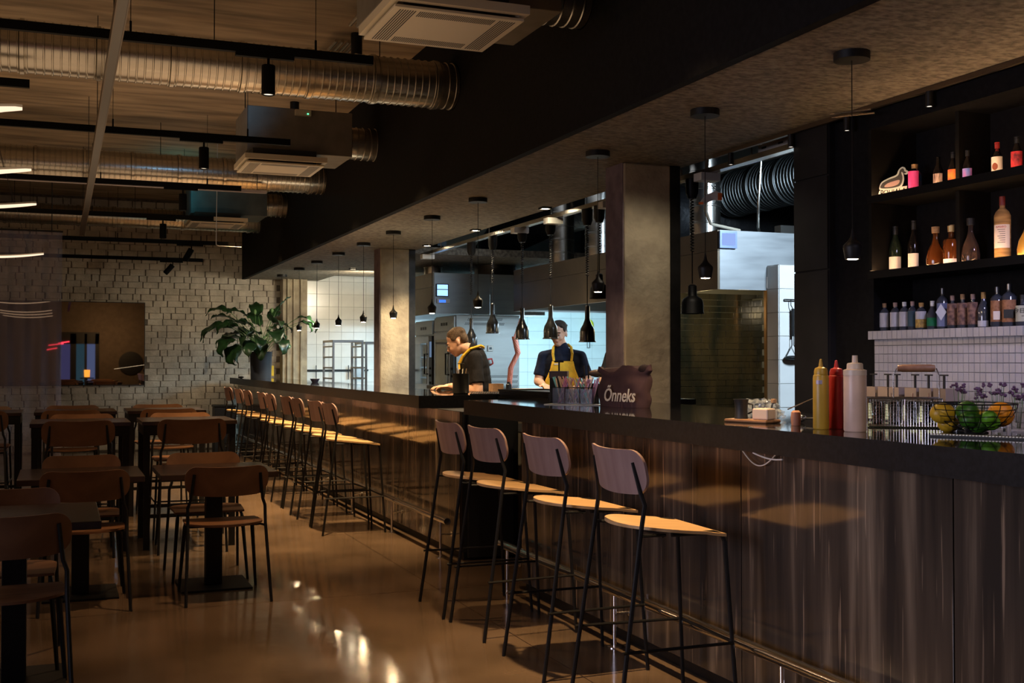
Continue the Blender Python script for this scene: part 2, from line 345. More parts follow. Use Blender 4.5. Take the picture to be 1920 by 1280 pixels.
st(MB().box(9.6, 9.7, 5.45, 19.2, 0, 4.1).build('wall_right', walld))
# ---- far wall: painted brick for x<3.4, white tiles beyond
bw = st(MB().box(-4.6, 3.40, 19.0, 19.2, 0, 4.1).build('wall_far', M['mortar']))
CH = .0985; BL = []
nrow = int(3.95/CH)
for r in range(nrow):
    z = .02 + r*CH + CH/2; x = 3.40
    x -= 0 if r % 2 else .06
    k = 0
    while x > -1.9:
        w = (.215 if (r % 3) else (.215 if k % 2 else .11)) + random.uniform(-.014, .014)
        if x-w/2 > -1.9: BL.append((x-w/2, z, w))
        x -= w + random.uniform(.012, .022); k += 1
BL = [(x, z, w) for (x, z, w) in BL if not (x < 1.22 and 1.08 < z < 2.30)]
def bkey(b):
    x, z, w = b; s = 0
    if not (.9 < x < 3.3): s += 2
    if x > 1.9 and .95 < z < 1.25: s += 1
    if z < 1.05: s += 2.5
    if z > 2.8: s += (z-2.8)*2
    return s + abs(z-1.9)*.5 + abs(x-2.2)*.2
BL.sort(key=bkey)
variants = [mesh_of(piece_box(1, .0945, .011, .006, .006), 'brick', M['brick']) for _ in range(8)]
for (x, z, w) in BL[:298]:
    linked('brick', random.choice(variants), bw, (x, 19.0, z), 0, (w, random.uniform(.7, 1.25), 1))
mb = MB()
for (x, z, w) in BL[298:]:
    p = piece_box(w, .0945, .011, .006, .006); mb.add([(a+x, b+19.0, c+z) for a, b, c in p.v], p.f)
tag(mb.build('brickwork', M['brick'], bw), kind='stuff')
def tile_wall(parent, origin, rz, nx, nz, tw, th, gap, mt, name, split=None, depth=.008, bond=False, x_off=0, brk=None):
    """tiles laid from origin along local +x; returns; split(i,k) -> True when the tile is an object"""
    R = Matrix.Translation(origin) @ Matrix.Rotation(rz, 4, 'Z')
    full = mesh_of(piece_box(tw-gap, th-gap, depth, .0015), name, mt); rest = MB()
    for k in range(nz):
        off = (tw/2 if (bond and k % 2) else 0)
        for i in range(nx):
            lx = i*tw + tw/2 - off; lz = k*th + th/2
            if brk and brk(lx, lz): continue
            p = R @ Vector((lx, 0, lz))
            if split is None or split(lx, lz): linked(name, full, parent, p, rz)
            else:
                q = piece_box(tw-gap, th-gap, depth, .0015); rest.add([R @ (Vector(v) + Vector((lx, 0, lz))) for v in q.v], q.f)
    if rest.v: tag(rest.build(name+'_field', mt, parent), kind='stuff')
kw = st(MB().box(3.40, 9.6, 19.0, 19.2, 0, 4.1).build('wall_kitchen', M['grout']))
TS = .2125
tile_wall(kw, (3.80, 19.0, .0), 0, 13, 15, TS, TS, .004, M['wtile'], 'wall_tile', lambda x, z: .9 < z < 3.0 and x < 1.3)
tile_wall(kw, (3.80+13*TS, 19.0, .0), 0, 7, 13, .43, .245, .004, M['wtile'], 'large_wall_tile', lambda x, z: .9 < z < 3.0)
# concrete pilaster with board ridges
pl = st(MB().box(3.40, 3.80, 18.72, 19.02, 0, 2.9).build('pilaster_wall', M['concrete']))
for xx in (3.46, 3.56, 3.68): MB().box(xx, xx+.035, 18.68, 18.73, 0, 2.9).build('concrete_ridge', M['concrete'], pl, bevel=.01)
# soffit over the bar
so = st(MB().box(2.79, 4.03, -3.2, 19.0, 2.77, 2.86).build('soffit', M['soffit']))
st(MB().box(4.03, 7.6, 13.7, 17.76, 2.77, 2.86).build('soffit_kitchen', M['soffit']))
fa = st(MB().box(2.775, 2.83, -3.2, 19.0, 2.762, 4.05).build('fascia_wall', M['fascia']))
st(MB().box(3.97, 4.03, -3.2, 19.0, 2.86, 4.05).build('fascia_wall_inner', M['fascia']))
# pillars
def pillar(y, label):
    p = st(MB().box(3.555, 3.915, y, y+.27, 0, 2.77).build('concrete_pillar', M['concrete'], bevel=.012))
    MB().box(3.915, 3.99, y+.0, y+.27, 0, 2.77).build('steel_channel', M['steel_dark'], p)
    MB().box(3.549, 3.5555, y+.012, y+.27, 0, 2.77).build('purple_side', M['conc_purple'], p)  # left side gets its own darker purple layer
    p['label'] = label; return p
pillar(6.88, 'near raw concrete pillar behind the counter beside the dark cloth bag')
pillar(13.2, 'far pale concrete pillar behind the long bar')
# dark end wall and shelf wall on the right
dk = mat('charcoal_panel', (.014, .013, .013), .7, spec=.25, var=.25, scale=5)
ew = st(MB().box(4.0, 4.32, 5.25, 5.57, 0, 2.77).build('wall_end_post', dk))
for a, b in ((.05, 1.93), (1.94, 2.46), (2.47, 2.76)): MB().box(3.988, 4.0, 5.255, 5.565, a, b).build('cladding_panel', dk, ew)
st(MB().box(4.04, 4.36, 4.93, 5.25, 0, 2.77).build('wall_recess', M['fascia']))
sw = st(MB().box(4.30, 4.40, -3.2, 4.93, 0, 2.77).build('wall_bar', M['fascia']))
st(MB().box(4.0, 4.31, -3.2, 4.93, 2.65, 2.77).build('trim_1', M['fascia']))
# tiled back bar
tb = st(MB().box(4.03, 4.30, -1.0, 4.915, 0, 1.55).build('wall_backbar', M['mgrout']))
tile_wall(tb, (4.03, 4.91, 1.095), -PI/2, 78, 10, .0355, .0452, .0022, M['mosaic'], 'mosaic_tile', lambda x, z: x < .96, .005)
lg = st(MB().box(4.005, 4.30, -1.0, 4.93, 1.535, 1.578).build('trim_2', M['mgrout']))
tile_wall(lg, (4.005, 4.93, 1.533), -PI/2, 78, 1, .0375, .047, .0025, M['mosaic'], 'ledge_tile', lambda x, z: x < 1.15, .006)
# kitchen: dark tiled wall, white tiled column
dw = st(MB().box(5.9, 7.20, 10.6, 10.75, 0, 2.3).build('wall_dark_tiled', M['dgrout']))
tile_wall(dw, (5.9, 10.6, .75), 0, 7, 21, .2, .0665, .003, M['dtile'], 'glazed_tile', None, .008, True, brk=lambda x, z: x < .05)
dw2 = st(MB().box(7.04, 7.20, 10.34, 10.59, 0, 2.1).build('wall_dark_return', M['dgrout']))
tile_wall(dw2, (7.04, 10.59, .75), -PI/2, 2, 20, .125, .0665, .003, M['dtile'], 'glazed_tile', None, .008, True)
MB().box(7.02, 7.06, 10.30, 10.34, .7, 2.2).build('copper_edge_trim', mat('copper_trim', (.5, .28, .12), .35, metal=.9), dw2)
cw = st(MB().box(5.86, 6.5, 8.4, 8.575, 0, 2.27).build('column_tiled_wall', M['grout']))
tile_wall(cw, (5.86, 8.575, .18), -PI/2, 1, 10, .175, .2085, .004, M['wtile'], 'column_tile', None, .006)
tile_wall(cw, (5.86, 8.4, .18), 0, 3, 10, .21, .2085, .004, M['wtile'], 'column_tile', None, .006)
# ============================================================ BAR
def bar(y0, y1, sy0, sy1, bk, label):
    t = empty('bar_counter', (2.66, y0, 0), label=label, cat='bar counter', group='bar counters')
    L = y1-y0
    MB().box(.02, .45, 0, L, .055, 1.058).build('carcass', M['blackmat'], t)
    MB().box(.03, .40, .0, L, 0, .055).build('plinth', M['blackmetal'], t)
    n = 0; y = 0.0; seams = [s for s in [6.53-1.22*k for k in range(-12, 9)]]
    cuts = sorted([0.0] + [s-y0 for s in seams if .15 < s-y0 < L-.15] + [L])
    for a, b in zip(cuts[:-1], cuts[1:]):
        MB().box(0, .02, a+.003, b-.003, .06, 1.058).build('cladding_panel', M['clad'], t, bevel=.0015)
    q = MB().box(-.11, bk, sy0-y0, sy1-y0, 1.06, 1.156); q.m = [1, 0, 1, 1, 1, 1]; q.build('stone_worktop', [M['slab'], M['slabedge']], t)
    return t
nb = bar(-1.2, 6.53, -1.3, 7.30, 0.90, 'near bar counter with streaked dark wood front and thick black top')
fb = bar(7.70, 18.6, 8.34, 18.72, 0.55, 'long far bar counter behind the row of stools, black slab top and streaked wood front')
MB().box(.055, .40, -.035, 0, .02, 1.058).build('end_panel', M['blackmat'], fb)
sc_ = empty('service_counter', (3.02, 7.0, 0), label='black low service counter filling the gap between the two bars', cat='counter')
MB().box(.30, .55, .35, 1.35, 0, 1.05).build('cabinet_body', M['blackmat'], sc_)
MB().box(.17, .60, .31, 1.34, 1.05, 1.13).build('top', M['slab'], sc_)
cab = empty('under_counter_fridge', (3.118, 7.80, 0), label='pale beige fridge side seen through the gap between the bars', cat='fridge')
MB().box(0, .19, 0, .50, .08, .98).build('body', M['beige'], cab, bevel=.005)
MB().box(.0, .19, -.012, 0, .90, .96).build('door_rail', M['steel'], cab); MB().box(.02, .17, .03, .45, 0, .08).build('plinth', M['white'], cab)
# foot rails
def foot_rail(y0, y1, posts, label):
    t = empty('foot_rail', (2.572, y0, 0), label=label, cat='foot rail', group='steel foot rails')
    MB().tube([(0, 0, .278), (0, y1-y0, .278)], .0245, 16).build('rail_tube', M['chrome'], t, smooth=True)
    MB().lathe([(.0255, 0), (.0255, .004), (0, .006)], M4=T4((0, 0, .278), PI/2), seg=16).build('end_cap', M['chrome'], t, smooth=True)
    for y in posts:
        y -= y0
        p = MB().tube([(0, y, .0), (0, y, .27)], .010, 10).build('post', M['chrome'], t, smooth=True)
        MB().lathe([(.038, 0), (.038, .004), (.012, .006)], (0, y, 0), 16).build('floor_flange', M['chrome'], p, smooth=True)
        b = MB().tube([(0, y, .165), (.086, y, .165)], .0075, 8).build('wall_stay', M['chrome'], t, smooth=True)
        MB().lathe([(.02, 0), (.02, .004), (0, .005)], M4=T4((.086, y, .165), 0, -PI/2), seg=12).build('wall_flange', M['chrome'], b, smooth=True)
foot_rail(-.6, 6.68, [.9, 2.3, 3.68, 5.09, 6.55], 'polished steel foot rail along the near bar')
foot_rail(7.72, 17.9, [7.87, 9.17, 10.55, 12.0, 13.4, 14.9, 16.4, 17.6], 'polished steel foot rail along the long far bar')
c = MB().tube([(2.64, 4.06-.26*k/16, 1.058-.062*math.sin(PI*k/16)) for k in range(17)], .0026, 6).tube([(2.58, 3.88-.20*k/10, 1.054-.016*math.sin(PI*.75*k/10)) for k in range(11)], .0032, 6).build('cable', M['white'], smooth=True)
tag(c, 'pale thin cable looping down below the edge of the near black worktop', 'cable')

# ============================================================ CHAIRS AND TABLES
def seat_mesh(L, Wd, z, mt, parent, slope=0):
    m = MB(); nx, ny = 20, 14; x0, x1 = -.188, -.188+L
    V = []; F = []
    for s_, dz in ((0, .0), (1, -.012)):
        for i in range(nx+1):
            u = 1-math.cos(i/nx*PI/2) if i < nx else 1.0
            x = x0+(x1-x0)*u
            hw = (1-((.42-u)/.42)**2.1)**(1/2.1) if u < .42 else 1 - .05*((u-.42)/.58)
            if i == 0: hw = .08
            for j in range(ny+1):
                v = -1+2*j/ny; yy = v*Wd/2*hw
                zz = z + slope*(u-.5) + .012*math.cos((u-.05)*PI*1.25) - .016*max(0, u-.75)/.25 - .010*(1-v*v)*math.sin(PI*min(1, u*1.15))
                V.append((x, yy, zz+dz))
    N = (nx+1)*(ny+1)
    for i in range(nx):
        for j in range(ny):
            a = i*(ny+1)+j; F += [(a, a+ny+1, a+ny+2, a+1), (N+a, N+a+1, N+a+ny+2, N+a+ny+1)]
    rim = [j for j in range(ny+1)] + [i*(ny+1)+ny for i in range(1, nx+1)] + [nx*(ny+1)+j for j in range(ny-1, -1, -1)] + [i*(ny+1) for i in range(nx-1, 0, -1)]
    for a, b in zip(rim, rim[1:]+rim[:1]): F.append((a, b, N+b, N+a))
    m.add(V, F); return m.build('seat', mt, parent, smooth=True)
def back_mesh(Wd, z0, h, xc, mt, parent, tilt=.0, bend=.055, rr=.07):
    m = MB(); ny, nz = 28, 6; V = []; F = []
    for s_, dx in ((0, 0), (1, .011)):
        for j in range(ny+1):
            v = math.sin((-1+2*j/ny)*PI/2); y = v*Wd/2
            e = max(0, abs(y)-(Wd/2-rr))/rr; ins = rr*(1-math.sqrt(max(0, 1-e*e)))
            zt = z0+h-ins - .010*(1-v*v); zb = z0+ins - .014*(1-v*v)
            for k in range(nz+1):
                z = zb+(zt-zb)*k/nz
                V.append((xc - bend*(1-v*v) - tilt*(z-z0) + dx, y, z))
    N = (ny+1)*(nz+1)
    for j in range(ny):
        for k in range(nz):
            a = j*(nz+1)+k; F += [(a, a+1, a+nz+2, a+nz+1), (N+a, N+a+nz+1, N+a+nz+2, N+a+1)]
    rim = [k for k in range(nz+1)] + [j*(nz+1)+nz for j in range(1, ny+1)] + [ny*(nz+1)+k for k in range(nz-1, -1, -1)] + [j*(nz+1) for j in range(ny-1, 0, -1)]
    for a, b in zip(rim, rim[1:]+rim[:1]): F.append((b, a, N+a, N+b))
    m.add(V, F); return m.build('backrest', mt, parent, smooth=True)
def make_chair(name, zs, zt, zb, hb, stool, wood, backw, label, cat, group):
    t = empty(name, label=label, cat=cat, group=group)
    seat_mesh(.40, .47 if stool else .46, zs, wood, t, 0 if zs > .7 else .035)
    back_mesh(.50 if stool else .485, zb, hb, -.138, backw, t, .20, .05)
    sl = .10/.76 if stool else .09/.46
    for s in (-1, 1):
        yf, ys_ = .245*s, .225*s
        xf = -.27; xs_ = -.163
        MB().tube([(xf, yf, 0), (xs_, ys_, zs), (xs_+.016, ys_, zs+.10), (xs_+.006, ys_*.93, zs+.145), (xs_-.019, ys_*.85, zt)], [.0095]*4+[.0085], 8).build('rear_leg', M['blackmetal'], t, smooth=True)
        MB().tube([(.255, .235*s, 0), (.213, .205*s, zs-.06), (.200, .202*s, zs-.033), (.165, .20*s, zs-.022), (-.02, .205*s, zs-.022)], [.0085 if stool else .009, .0095 if stool else .0125, .0095, .009, .009], 8).build('front_leg', M['blackmetal'], t, smooth=True)
        MB().tube([(xs_, ys_, zs-.018), (-.05, .205*s, zs-.022)], .007, 6).build('seat_bracket', M['blackmetal'], t, smooth=True)
    MB().tube([(.10, -.20, zs-.024), (.10, .20, zs-.024)], .008, 6).tube([(-.06, -.205, zs-.024), (-.06, .205, zs-.024)], .008, 6).build('cross_bar', M['blackmetal'], t, smooth=True)
    if stool:
        zf = .30; k = zf/zs
        xr = -.27+.107*k; yr = .245-.02*k; xq = .255-.042*k; yq = .235-.03*k
        MB().tube([(xr-.02, yr+.006, zf), (xq, yq+.006, zf), (xq+.006, yq-.005, zf), (xq+.006, -yq+.005, zf), (xq, -yq-.006, zf), (xr-.02, -yr-.006, zf)], .0065, 6).build('footrest', M['blackmetal'], t, smooth=True)
    return t
stool0 = make_chair('bar_stool', .76, 1.025, .905, .175, True, M['ply'], M['stoolback'], '', 'bar stool', 'bar stools')
chair0 = make_chair('dining_chair', .455, .755, .632, .172, False, M['plyback'], M['plyback'], '', 'chair', 'dining chairs')
used = {}
def place(proto, x, y, rz, label, group, jig=0.0):
    o = proto if proto.name not in used else copy_tree(proto)
    used[proto.name] = 1
    o.location = (x, y, 0); o.rotation_euler = (0, 0, rz); o['label'] = label; o['group'] = group
    return o
G = 'bar stools at the near counter'
place(stool0, 2.272, 4.14, -.05, 'bar stool nearest the camera, pale lit seat and curved brown back', G)
place(stool0, 2.268, 4.89, .0, 'second bar stool from the camera at the near counter', G)
place(stool0, 2.262, 5.66, .03, 'third bar stool from the camera at the near counter', G)
place(stool0, 2.25, 6.22, -.03, 'leftmost stool of the near counter, below the corner of the black worktop', G)
G = 'bar stools in a row at the long far bar'
fy = [9.42, 9.99, 10.77, 11.35, 12.25, 12.80, 13.85, 14.60, 15.55]
for i, y in enumerate(fy):
    lab = 'bar stool at the long far bar, ' + ['nearest stool of that row', 'second from the near end', 'third from the near end', 'fourth from the near end', 'fifth from the near end', 'sixth from the near end', 'third from the far end of the row', 'second from the far end of the row', 'farthest stool, by the brick wall'][i]
    place(stool0, 2.268, y, random.uniform(-.05, .05), lab, G)
# tables
def low_table(x, y, label):
    t = empty('pedestal_table', (x, y, 0), label=label, cat='table', group='square pedestal tables')
    MB().box(-.35, .35, -.36, .36, .705, .74).build('tabletop', M['table'], t, bevel=.004)
    MB().box(-.05, .05, -.05, .05, .012, .69).build('pedestal', M['blackmetal'], t, bevel=.003)
    MB().box(-.215, .215, -.22, .22, 0, .012).build('base_plate', M['blackmetal'], t, bevel=.002)
    MB().box(-.2, .2, -.2, .2, .69, .705).build('support_plate', M['blackmetal'], t)
low_table(.915, 7.44, 'right square dark table of the nearest pair, clear of the bar stools')
low_table(.125, 7.44, 'left square dark table of the nearest pair')
low_table(-.18, 5.52, 'nearest dark table, cut off by the left edge of the picture')
ht = None
def high_table(x, y, label):
    t = empty('high_table', (x, y, 0), label=label, cat='table', group='high dark tables')
    MB().box(-.35, .35, -.35, .35, .935, .965).build('tabletop', M['table'], t, bevel=.003)
    MB().box(-.34, .34, -.34, .34, .86, .935).build('apron', M['blackmetal'], t)
    for a in (-1, 1):
        for b in (-1, 1): MB().cbox((a*.315, b*.315, .43), (.045, .045, .86)).build('leg', M['blackmetal'], t)
    for a in (-1, 1): MB().cbox((0, a*.315, .25), (.585, .03, .025)).build('stretcher', M['blackmetal'], t)
for (x, y, l) in ((.93, 9.32, 'right high dark table of the middle row'), (.15, 9.32, 'left high dark table of the middle row'), (.93, 11.32, 'right high dark table of the far row, near the brick wall'), (.14, 11.32, 'left high dark table of the far row'), (-.66, 11.32, 'high dark table behind the sheer curtain at the left edge')):
    high_table(x, y, l)
U = PI/2; D_ = -PI/2
G = 'dining chairs at the low tables'
place(chair0, .93, 7.08, U, 'dining chair in front of the right near table, back towards the camera', G)
place(chair0, .915, 7.82, D_, 'dining chair beyond the right near table, only its lit back edge shows', G)
place(chair0, .14, 7.10, U, 'dining chair in front of the left near table, back towards the camera', G)
place(chair0, .14, 7.86, D_, 'dining chair on the far side of the left near table', G)
place(chair0, -.195, 5.21, U+.03, 'nearest dining chair, reddish brown back cut by the left picture edge', G)
place(chair0, -.235, 5.87, D_, 'dining chair on the far side of the nearest table at the left edge', G)
hs = make_chair('high_stool', .64, .955, .815, .18, True, M['plyback'], M['plyback'], '', 'high stool', 'high stools')
G = 'high stools round the dark high tables'
HS = [(.93, 8.97, U, 'high stool on the near side of the right middle high table'), (.94, 9.72, D_, 'high stool on the far side of the right middle high table'),
      (.135, 8.99, U, 'high stool on the near side of the left middle high table'), (.17, 9.74, D_, 'high stool on the far side of the left middle high table'),
      (.93, 10.95, U, 'high stool on the near side of the right far high table'), (.92, 11.72, D_, 'high stool on the far side of the right far high table'),
      (.10, 10.95, U, 'high stool on the near side of the left far high table'), (.12, 11.72, D_, 'high stool on the far side of the left far high table'),
      (-.66, 10.97, U, 'high stool on the near side of the high table at the left edge'), (-.66, 11.70, D_, 'high stool on the far side of the high table at the left edge')]
for a in HS: place(hs, a[0], a[1], a[2]+random.uniform(-.03, .03), a[3], G)
# ============================================================ CEILING EQUIPMENT
def spiral_duct(name, p0, p1, r, label, mt=None, seg=28, pitch=.053, group=None):
    d = Vector(p1)-Vector(p0); L = d.length; t = empty(name, p0, label=label, cat='duct', group=group)
    R = d.to_track_quat('Z', 'Y').to_matrix().to_4x4()
    prof = []; z = 0
    while z < L:
        prof += [(r, z), (r, min(L, z+pitch-.014)), (r+.007, min(L, z+pitch-.011)), (r+.007, min(L, z+pitch-.004))]; z += pitch
    prof = [(a, min(b, L)) for a, b in prof]
    MB().lathe(prof, seg=seg, M4=R).build('pipe', mt or M['duct'], t, smooth=True)
    m = MB()
    z = pitch*4
    for q in [k for k in range(int(L/(pitch*9)))]:
        zz = (q+1)*pitch*9; m = MB().lathe([(r+.004, zz), (r+.013, zz+.004), (r+.013, zz+.03), (r+.004, zz+.034)], seg=seg, M4=R); m.build('joint_collar', mt or M['duct'], t, smooth=True)
    return t
def hanger(parent, x, y, z0, z1): return MB().tube([(x, y, z0), (x, y, z1)], .004, 6).build('hanger_rod', M['blackmetal'], parent)
d1 = spiral_duct('spiral_duct', (-3.6, 8.2, 3.51), (2.775, 8.2, 3.51), .17, 'nearest round spiral duct crossing under the ceiling', group='round ceiling ducts')
for x in (-.6, 1.0, 2.2): hanger(d1, x+3.6, 0, .17, .49)
d2 = spiral_duct('spiral_duct', (-3.6, 12.8, 3.485), (2.775, 12.8, 3.485), .165, 'second round spiral duct, beyond the second ceiling unit', group='round ceiling ducts')
for x in (-.6, 1.0, 2.2): hanger(d2, x+3.6, 0, .165, .515)
d3 = spiral_duct('spiral_duct', (-3.6, 17.3, 3.49), (2.775, 17.3, 3.49), .14, 'farthest round spiral duct, in front of the brick wall', group='round ceiling ducts')
for x in (-.6, 1.0, 2.2): hanger(d3, x+3.6, 0, .14, .51)
def fan_unit(x, y, label, mt, brk=(0, .32)):
    t = empty('ceiling_fan_unit', (x, y, 3.15), label=label, cat='air unit', group='air conditioning units under the ceiling')
    MB().box(.03, .98, -.22, .48, .14, .54).build('casing', mt, t, bevel=.004)
    g = MB().box(0, .68, -.42, .20, .0, .014).build('grille_panel', M['beige'], t, bevel=.002)
    MB().box(.06, .62, -.36, .14, .014, .14).build('collar', M['blackmat'], t)
    MB().box(-.02, .02, -.45, .23, .03, .075).box(.66, .70, -.45, .23, .03, .075).box(.02, .66, -.45, -.41, .03, .075).box(.02, .66, .19, .23, .03, .075).build('trim_frame', M['beige'], t)
    m = MB()
    for k in range(7):
        o = .035+k*.013
        for a in (o, .68-o-.006): m.box(a, a+.006, -.385, .165, -.0012, .0006)
    for k in range(38):
        xx = .14+k*.0106
        m.box(xx, xx+.005, -.385, -.300, -.0012, .0006).box(xx, xx+.005, .080, .165, -.0012, .0006)
    tag(m.build('slot', M['blackmat'], g), kind='stuff')
    sd = MB()
    L = 2.775-x-.98; prof = []; z = 0
    while z < L: prof += [(.15, z), (.15, min(L, z+.045)), (.156, min(L, z+.05)), (.156, min(L, z+.055))]; z += .062
    MB().lathe([(a, min(b, L)) for a, b in prof], seg=26, M4=T4((.98, .13, .33), 0, PI/2)).build('duct_stub', M['duct'], t, smooth=True)
    for a in (.06, .9): MB().tube([(a, .1, .54), (a, .1, .85)], .005, 6).build('hanger_rod', M['blackmetal'], t)
    MB().cbox((.52, -.25, .50), (.14, .05, .05)).build('control_box', M['beige'], t)
    MB().cbox((.56, -.277, .49), (.012, .004, .008)).build('indicator', M['green_led'], t)
    return t
fan_unit(1.51, 5.76, 'nearest ceiling air unit with slotted cream grille at the top edge', M['greybox'])
fan_unit(1.50, 10.42, 'second ceiling air unit, boxy grey-brown casing with cream grille', M['greybox'])
fan_unit(1.50, 15.02, 'farthest ceiling air unit, lit teal on its left side', M['greyblue'])
# bundles of small insulated pipes next to the fascia
for yy, l in ((7.55, 'bundle of thin pipes over the nearest duct'), (9.3, 'bundle of thin pipes between the nearest duct and the second unit')):
    t = empty('pipe_bundle', (2.2, yy, 3.93), label=l, cat='pipes', group='pipe bundles under the ceiling')
    for k in range(4): MB().tube([(k*.05-.2, -.55, 0), (k*.05-.2, .75, 0)], .014, 8).build('pipe', M['duct'], t, smooth=True)
# lighting tracks
def track(x0, x1, y, z, label, head=None, tilt=0):
    t = empty('light_track', (x0, y, z), label=label, cat='light track', group='black light tracks')
    L = x1-x0
    MB().box(0, L, -.018, .018, -.03, .022).build('track_bar', M['track'], t)
    k = .35
    while k < L:
        h = MB().tube([(L-k, 0, .02), (L-k, 0, 4.0-z)], .0022, 5).build('suspension_wire', M['track'], t)
        MB().tube([(L-k, 0, .02), (L-k, 0, .085)], .007, 6).build('wire_gripper', M['track'], h); k += 1.05
    if head is not None:
        hx = head-x0
        MB().box(hx-.19, hx+.15, -.017, .017, -.052, -.03).build('adapter', M['track'], t)
        MB().tube([(hx, 0, -.05), (hx, 0, -.09)], .008, 8).build('swivel_stem', M['track'], t)
        R = T4((hx, 0, -.09), 0, tilt)
        hd = MB().lathe([(.005, 0), (.038, -.003), (.040, -.01), (.040, -.175), (.033, -.178), (.032, -.165), (.001, -.163)], seg=20, M4=R).build('lamp_head', M['track'], t, smooth=True)
        MB().lathe([(.001, -.166), (.031, -.166), (.031, -.170), (.001, -.170)], seg=18, M4=R).build('lens', glow('track_lens', (1, .80, .58), 1.6 if not tilt else .05), hd)
    return t
track(-3.4, 1.76, 6.72, 3.25, 'nearest black light track, crossing in front of the first duct', 1.13)
track(-3.4, 1.78, 9.5, 3.25, 'second black light track, ending in front of the second air unit', 1.08)
track(-3.4, 1.775, 12.23, 3.25, 'third black light track, just below the second duct', 1.18)
track(-3.4, 1.745, 14.3, 3.17, 'fourth black light track, above the cream grille of the farthest unit', 1.15)
track(-3.4, 2.09, 15.6, 3.0, 'fifth black light track, drawn against the brick wall', 1.62, .5)
track(-3.4, 2.07, 18.3, 3.0, 'lowest and farthest black light track against the brick wall', 1.62, .7)
track(-3.4, -.19, 7.9, 3.2, 'short black light track end at the upper left')
tr = empty('cable_tray', (-3.4, 12.59, 3.26), label='long pale cable conduit below the third light track', cat='cable tray')
MB().box(0, 5.5, -.02, .02, 0, .03).build('conduit', mat('mauve_conduit', (.36, .31, .31), .6), tr)
for k in range(12): MB().box(.2+k*.45, .25+k*.45, -.012, .012, .03, .045).build('clip', M['white'], tr)
MB().tube([(5.4, 0, .03), (5.4, 0, .72)], .004, 5).tube([(2.6, 0, .03), (2.6, 0, .72)], .004, 5).tube([(.1, 0, .03), (.1, 0, .72)], .004, 5).build('hanger_wire', M['blackmetal'], tr)
wc = MB().tube([(1.70, 13.6, 4.0), (1.69, 13.6, 2.78), (1.72, 13.6, 2.765), (1.98, 13.6, 2.76)], .005, 6).build('wire_drop', mat('grey_conduit', (.45, .46, .5), .5))
tag(wc, 'thin pale conduit dropping and turning right in front of the farthest grille', 'conduit')
cr = empty('curtain_rail', (.25, -1, 3.0), label='dark metal rail running away under the ceiling over the tables', cat='rail')
MB().box(-.022, .022, 0, 16.3, 0, .05).build('rail_profile', mat('bronze_rail', (.018, .012, .008), .35), cr)
MB().box(-.028, -.022, 0, 16.3, -.004, .054).build('rail_flange', mat('bronze_lip', (.10, .07, .045), .4, metal=.7), cr)
MB().box(.022, .028, 0, 16.3, -.004, .054).build('rail_flange', mat('bronze_lip', (.10, .07, .045), .4, metal=.7), cr)
for k in range(6): MB().tube([(0, 1.6+k*2.8, .05), (0, 1.6+k*2.8, 1.0)], .003, 5).build('hanger_wire', M['blackmetal'], cr)
# disc lamps at the left
for (y, l) in ((5.8, 'nearest glowing disc lamp at the left picture edge'), (7.64, 'second glowing disc lamp at the left edge'), (9.3, 'third glowing disc lamp at the left edge'), (13.6, 'farthest glowing disc lamp at the left edge')):
    t = empty('disc_lamp', (-.77, y, 2.6), label=l, cat='pendant lamp', group='glowing disc lamps along the left edge')
    for nm, mt_, o_, th_ in (('reflector', M['white'], .0, .012), ('diffuser', M['ringglow'], -.0025, .002)):
        V = []; F = []; n_ = 40
        for dz in (0, th_):
            for k in range(n_+1):
                u = -1+2*k/n_; w = .11*math.sqrt(max(.0, 1-u*u))+.004
                for q in (-1, -.5, 0, .5, 1): V.append((.60*u, w*q, -.055*(1-u*u)+.012*abs(q)+o_+dz))
        N = 5*(n_+1)
        for k in range(n_):
            for q in range(4): a = k*5+q; F += [(a, a+5, a+6, a+1), (N+a, N+a+1, N+a+6, N+a+5)]
            F += [(k*5, N+k*5, N+k*5+5, k*5+5), (k*5+4, k*5+9, N+k*5+9, N+k*5+4)]
        F += [(0, 1, 2, 3, 4, N+4, N+3, N+2, N+1, N), tuple(range(N-5, N)) + tuple(range(2*N-1, 2*N-6, -1))]
        MB().add(V, F).build(nm, mt_, t, smooth=True)
    for a in range(3): MB().tube([(-.45+.45*a, 0, -.02), (-.1+.1*a, 0, 1.38)], .002, 5).build('suspension_wire', M['blackmetal'], t)
    MB().lathe([(.07, 1.36), (.07, 1.40)], seg=20).build('ceiling_rose', M['blackmetal'], t)
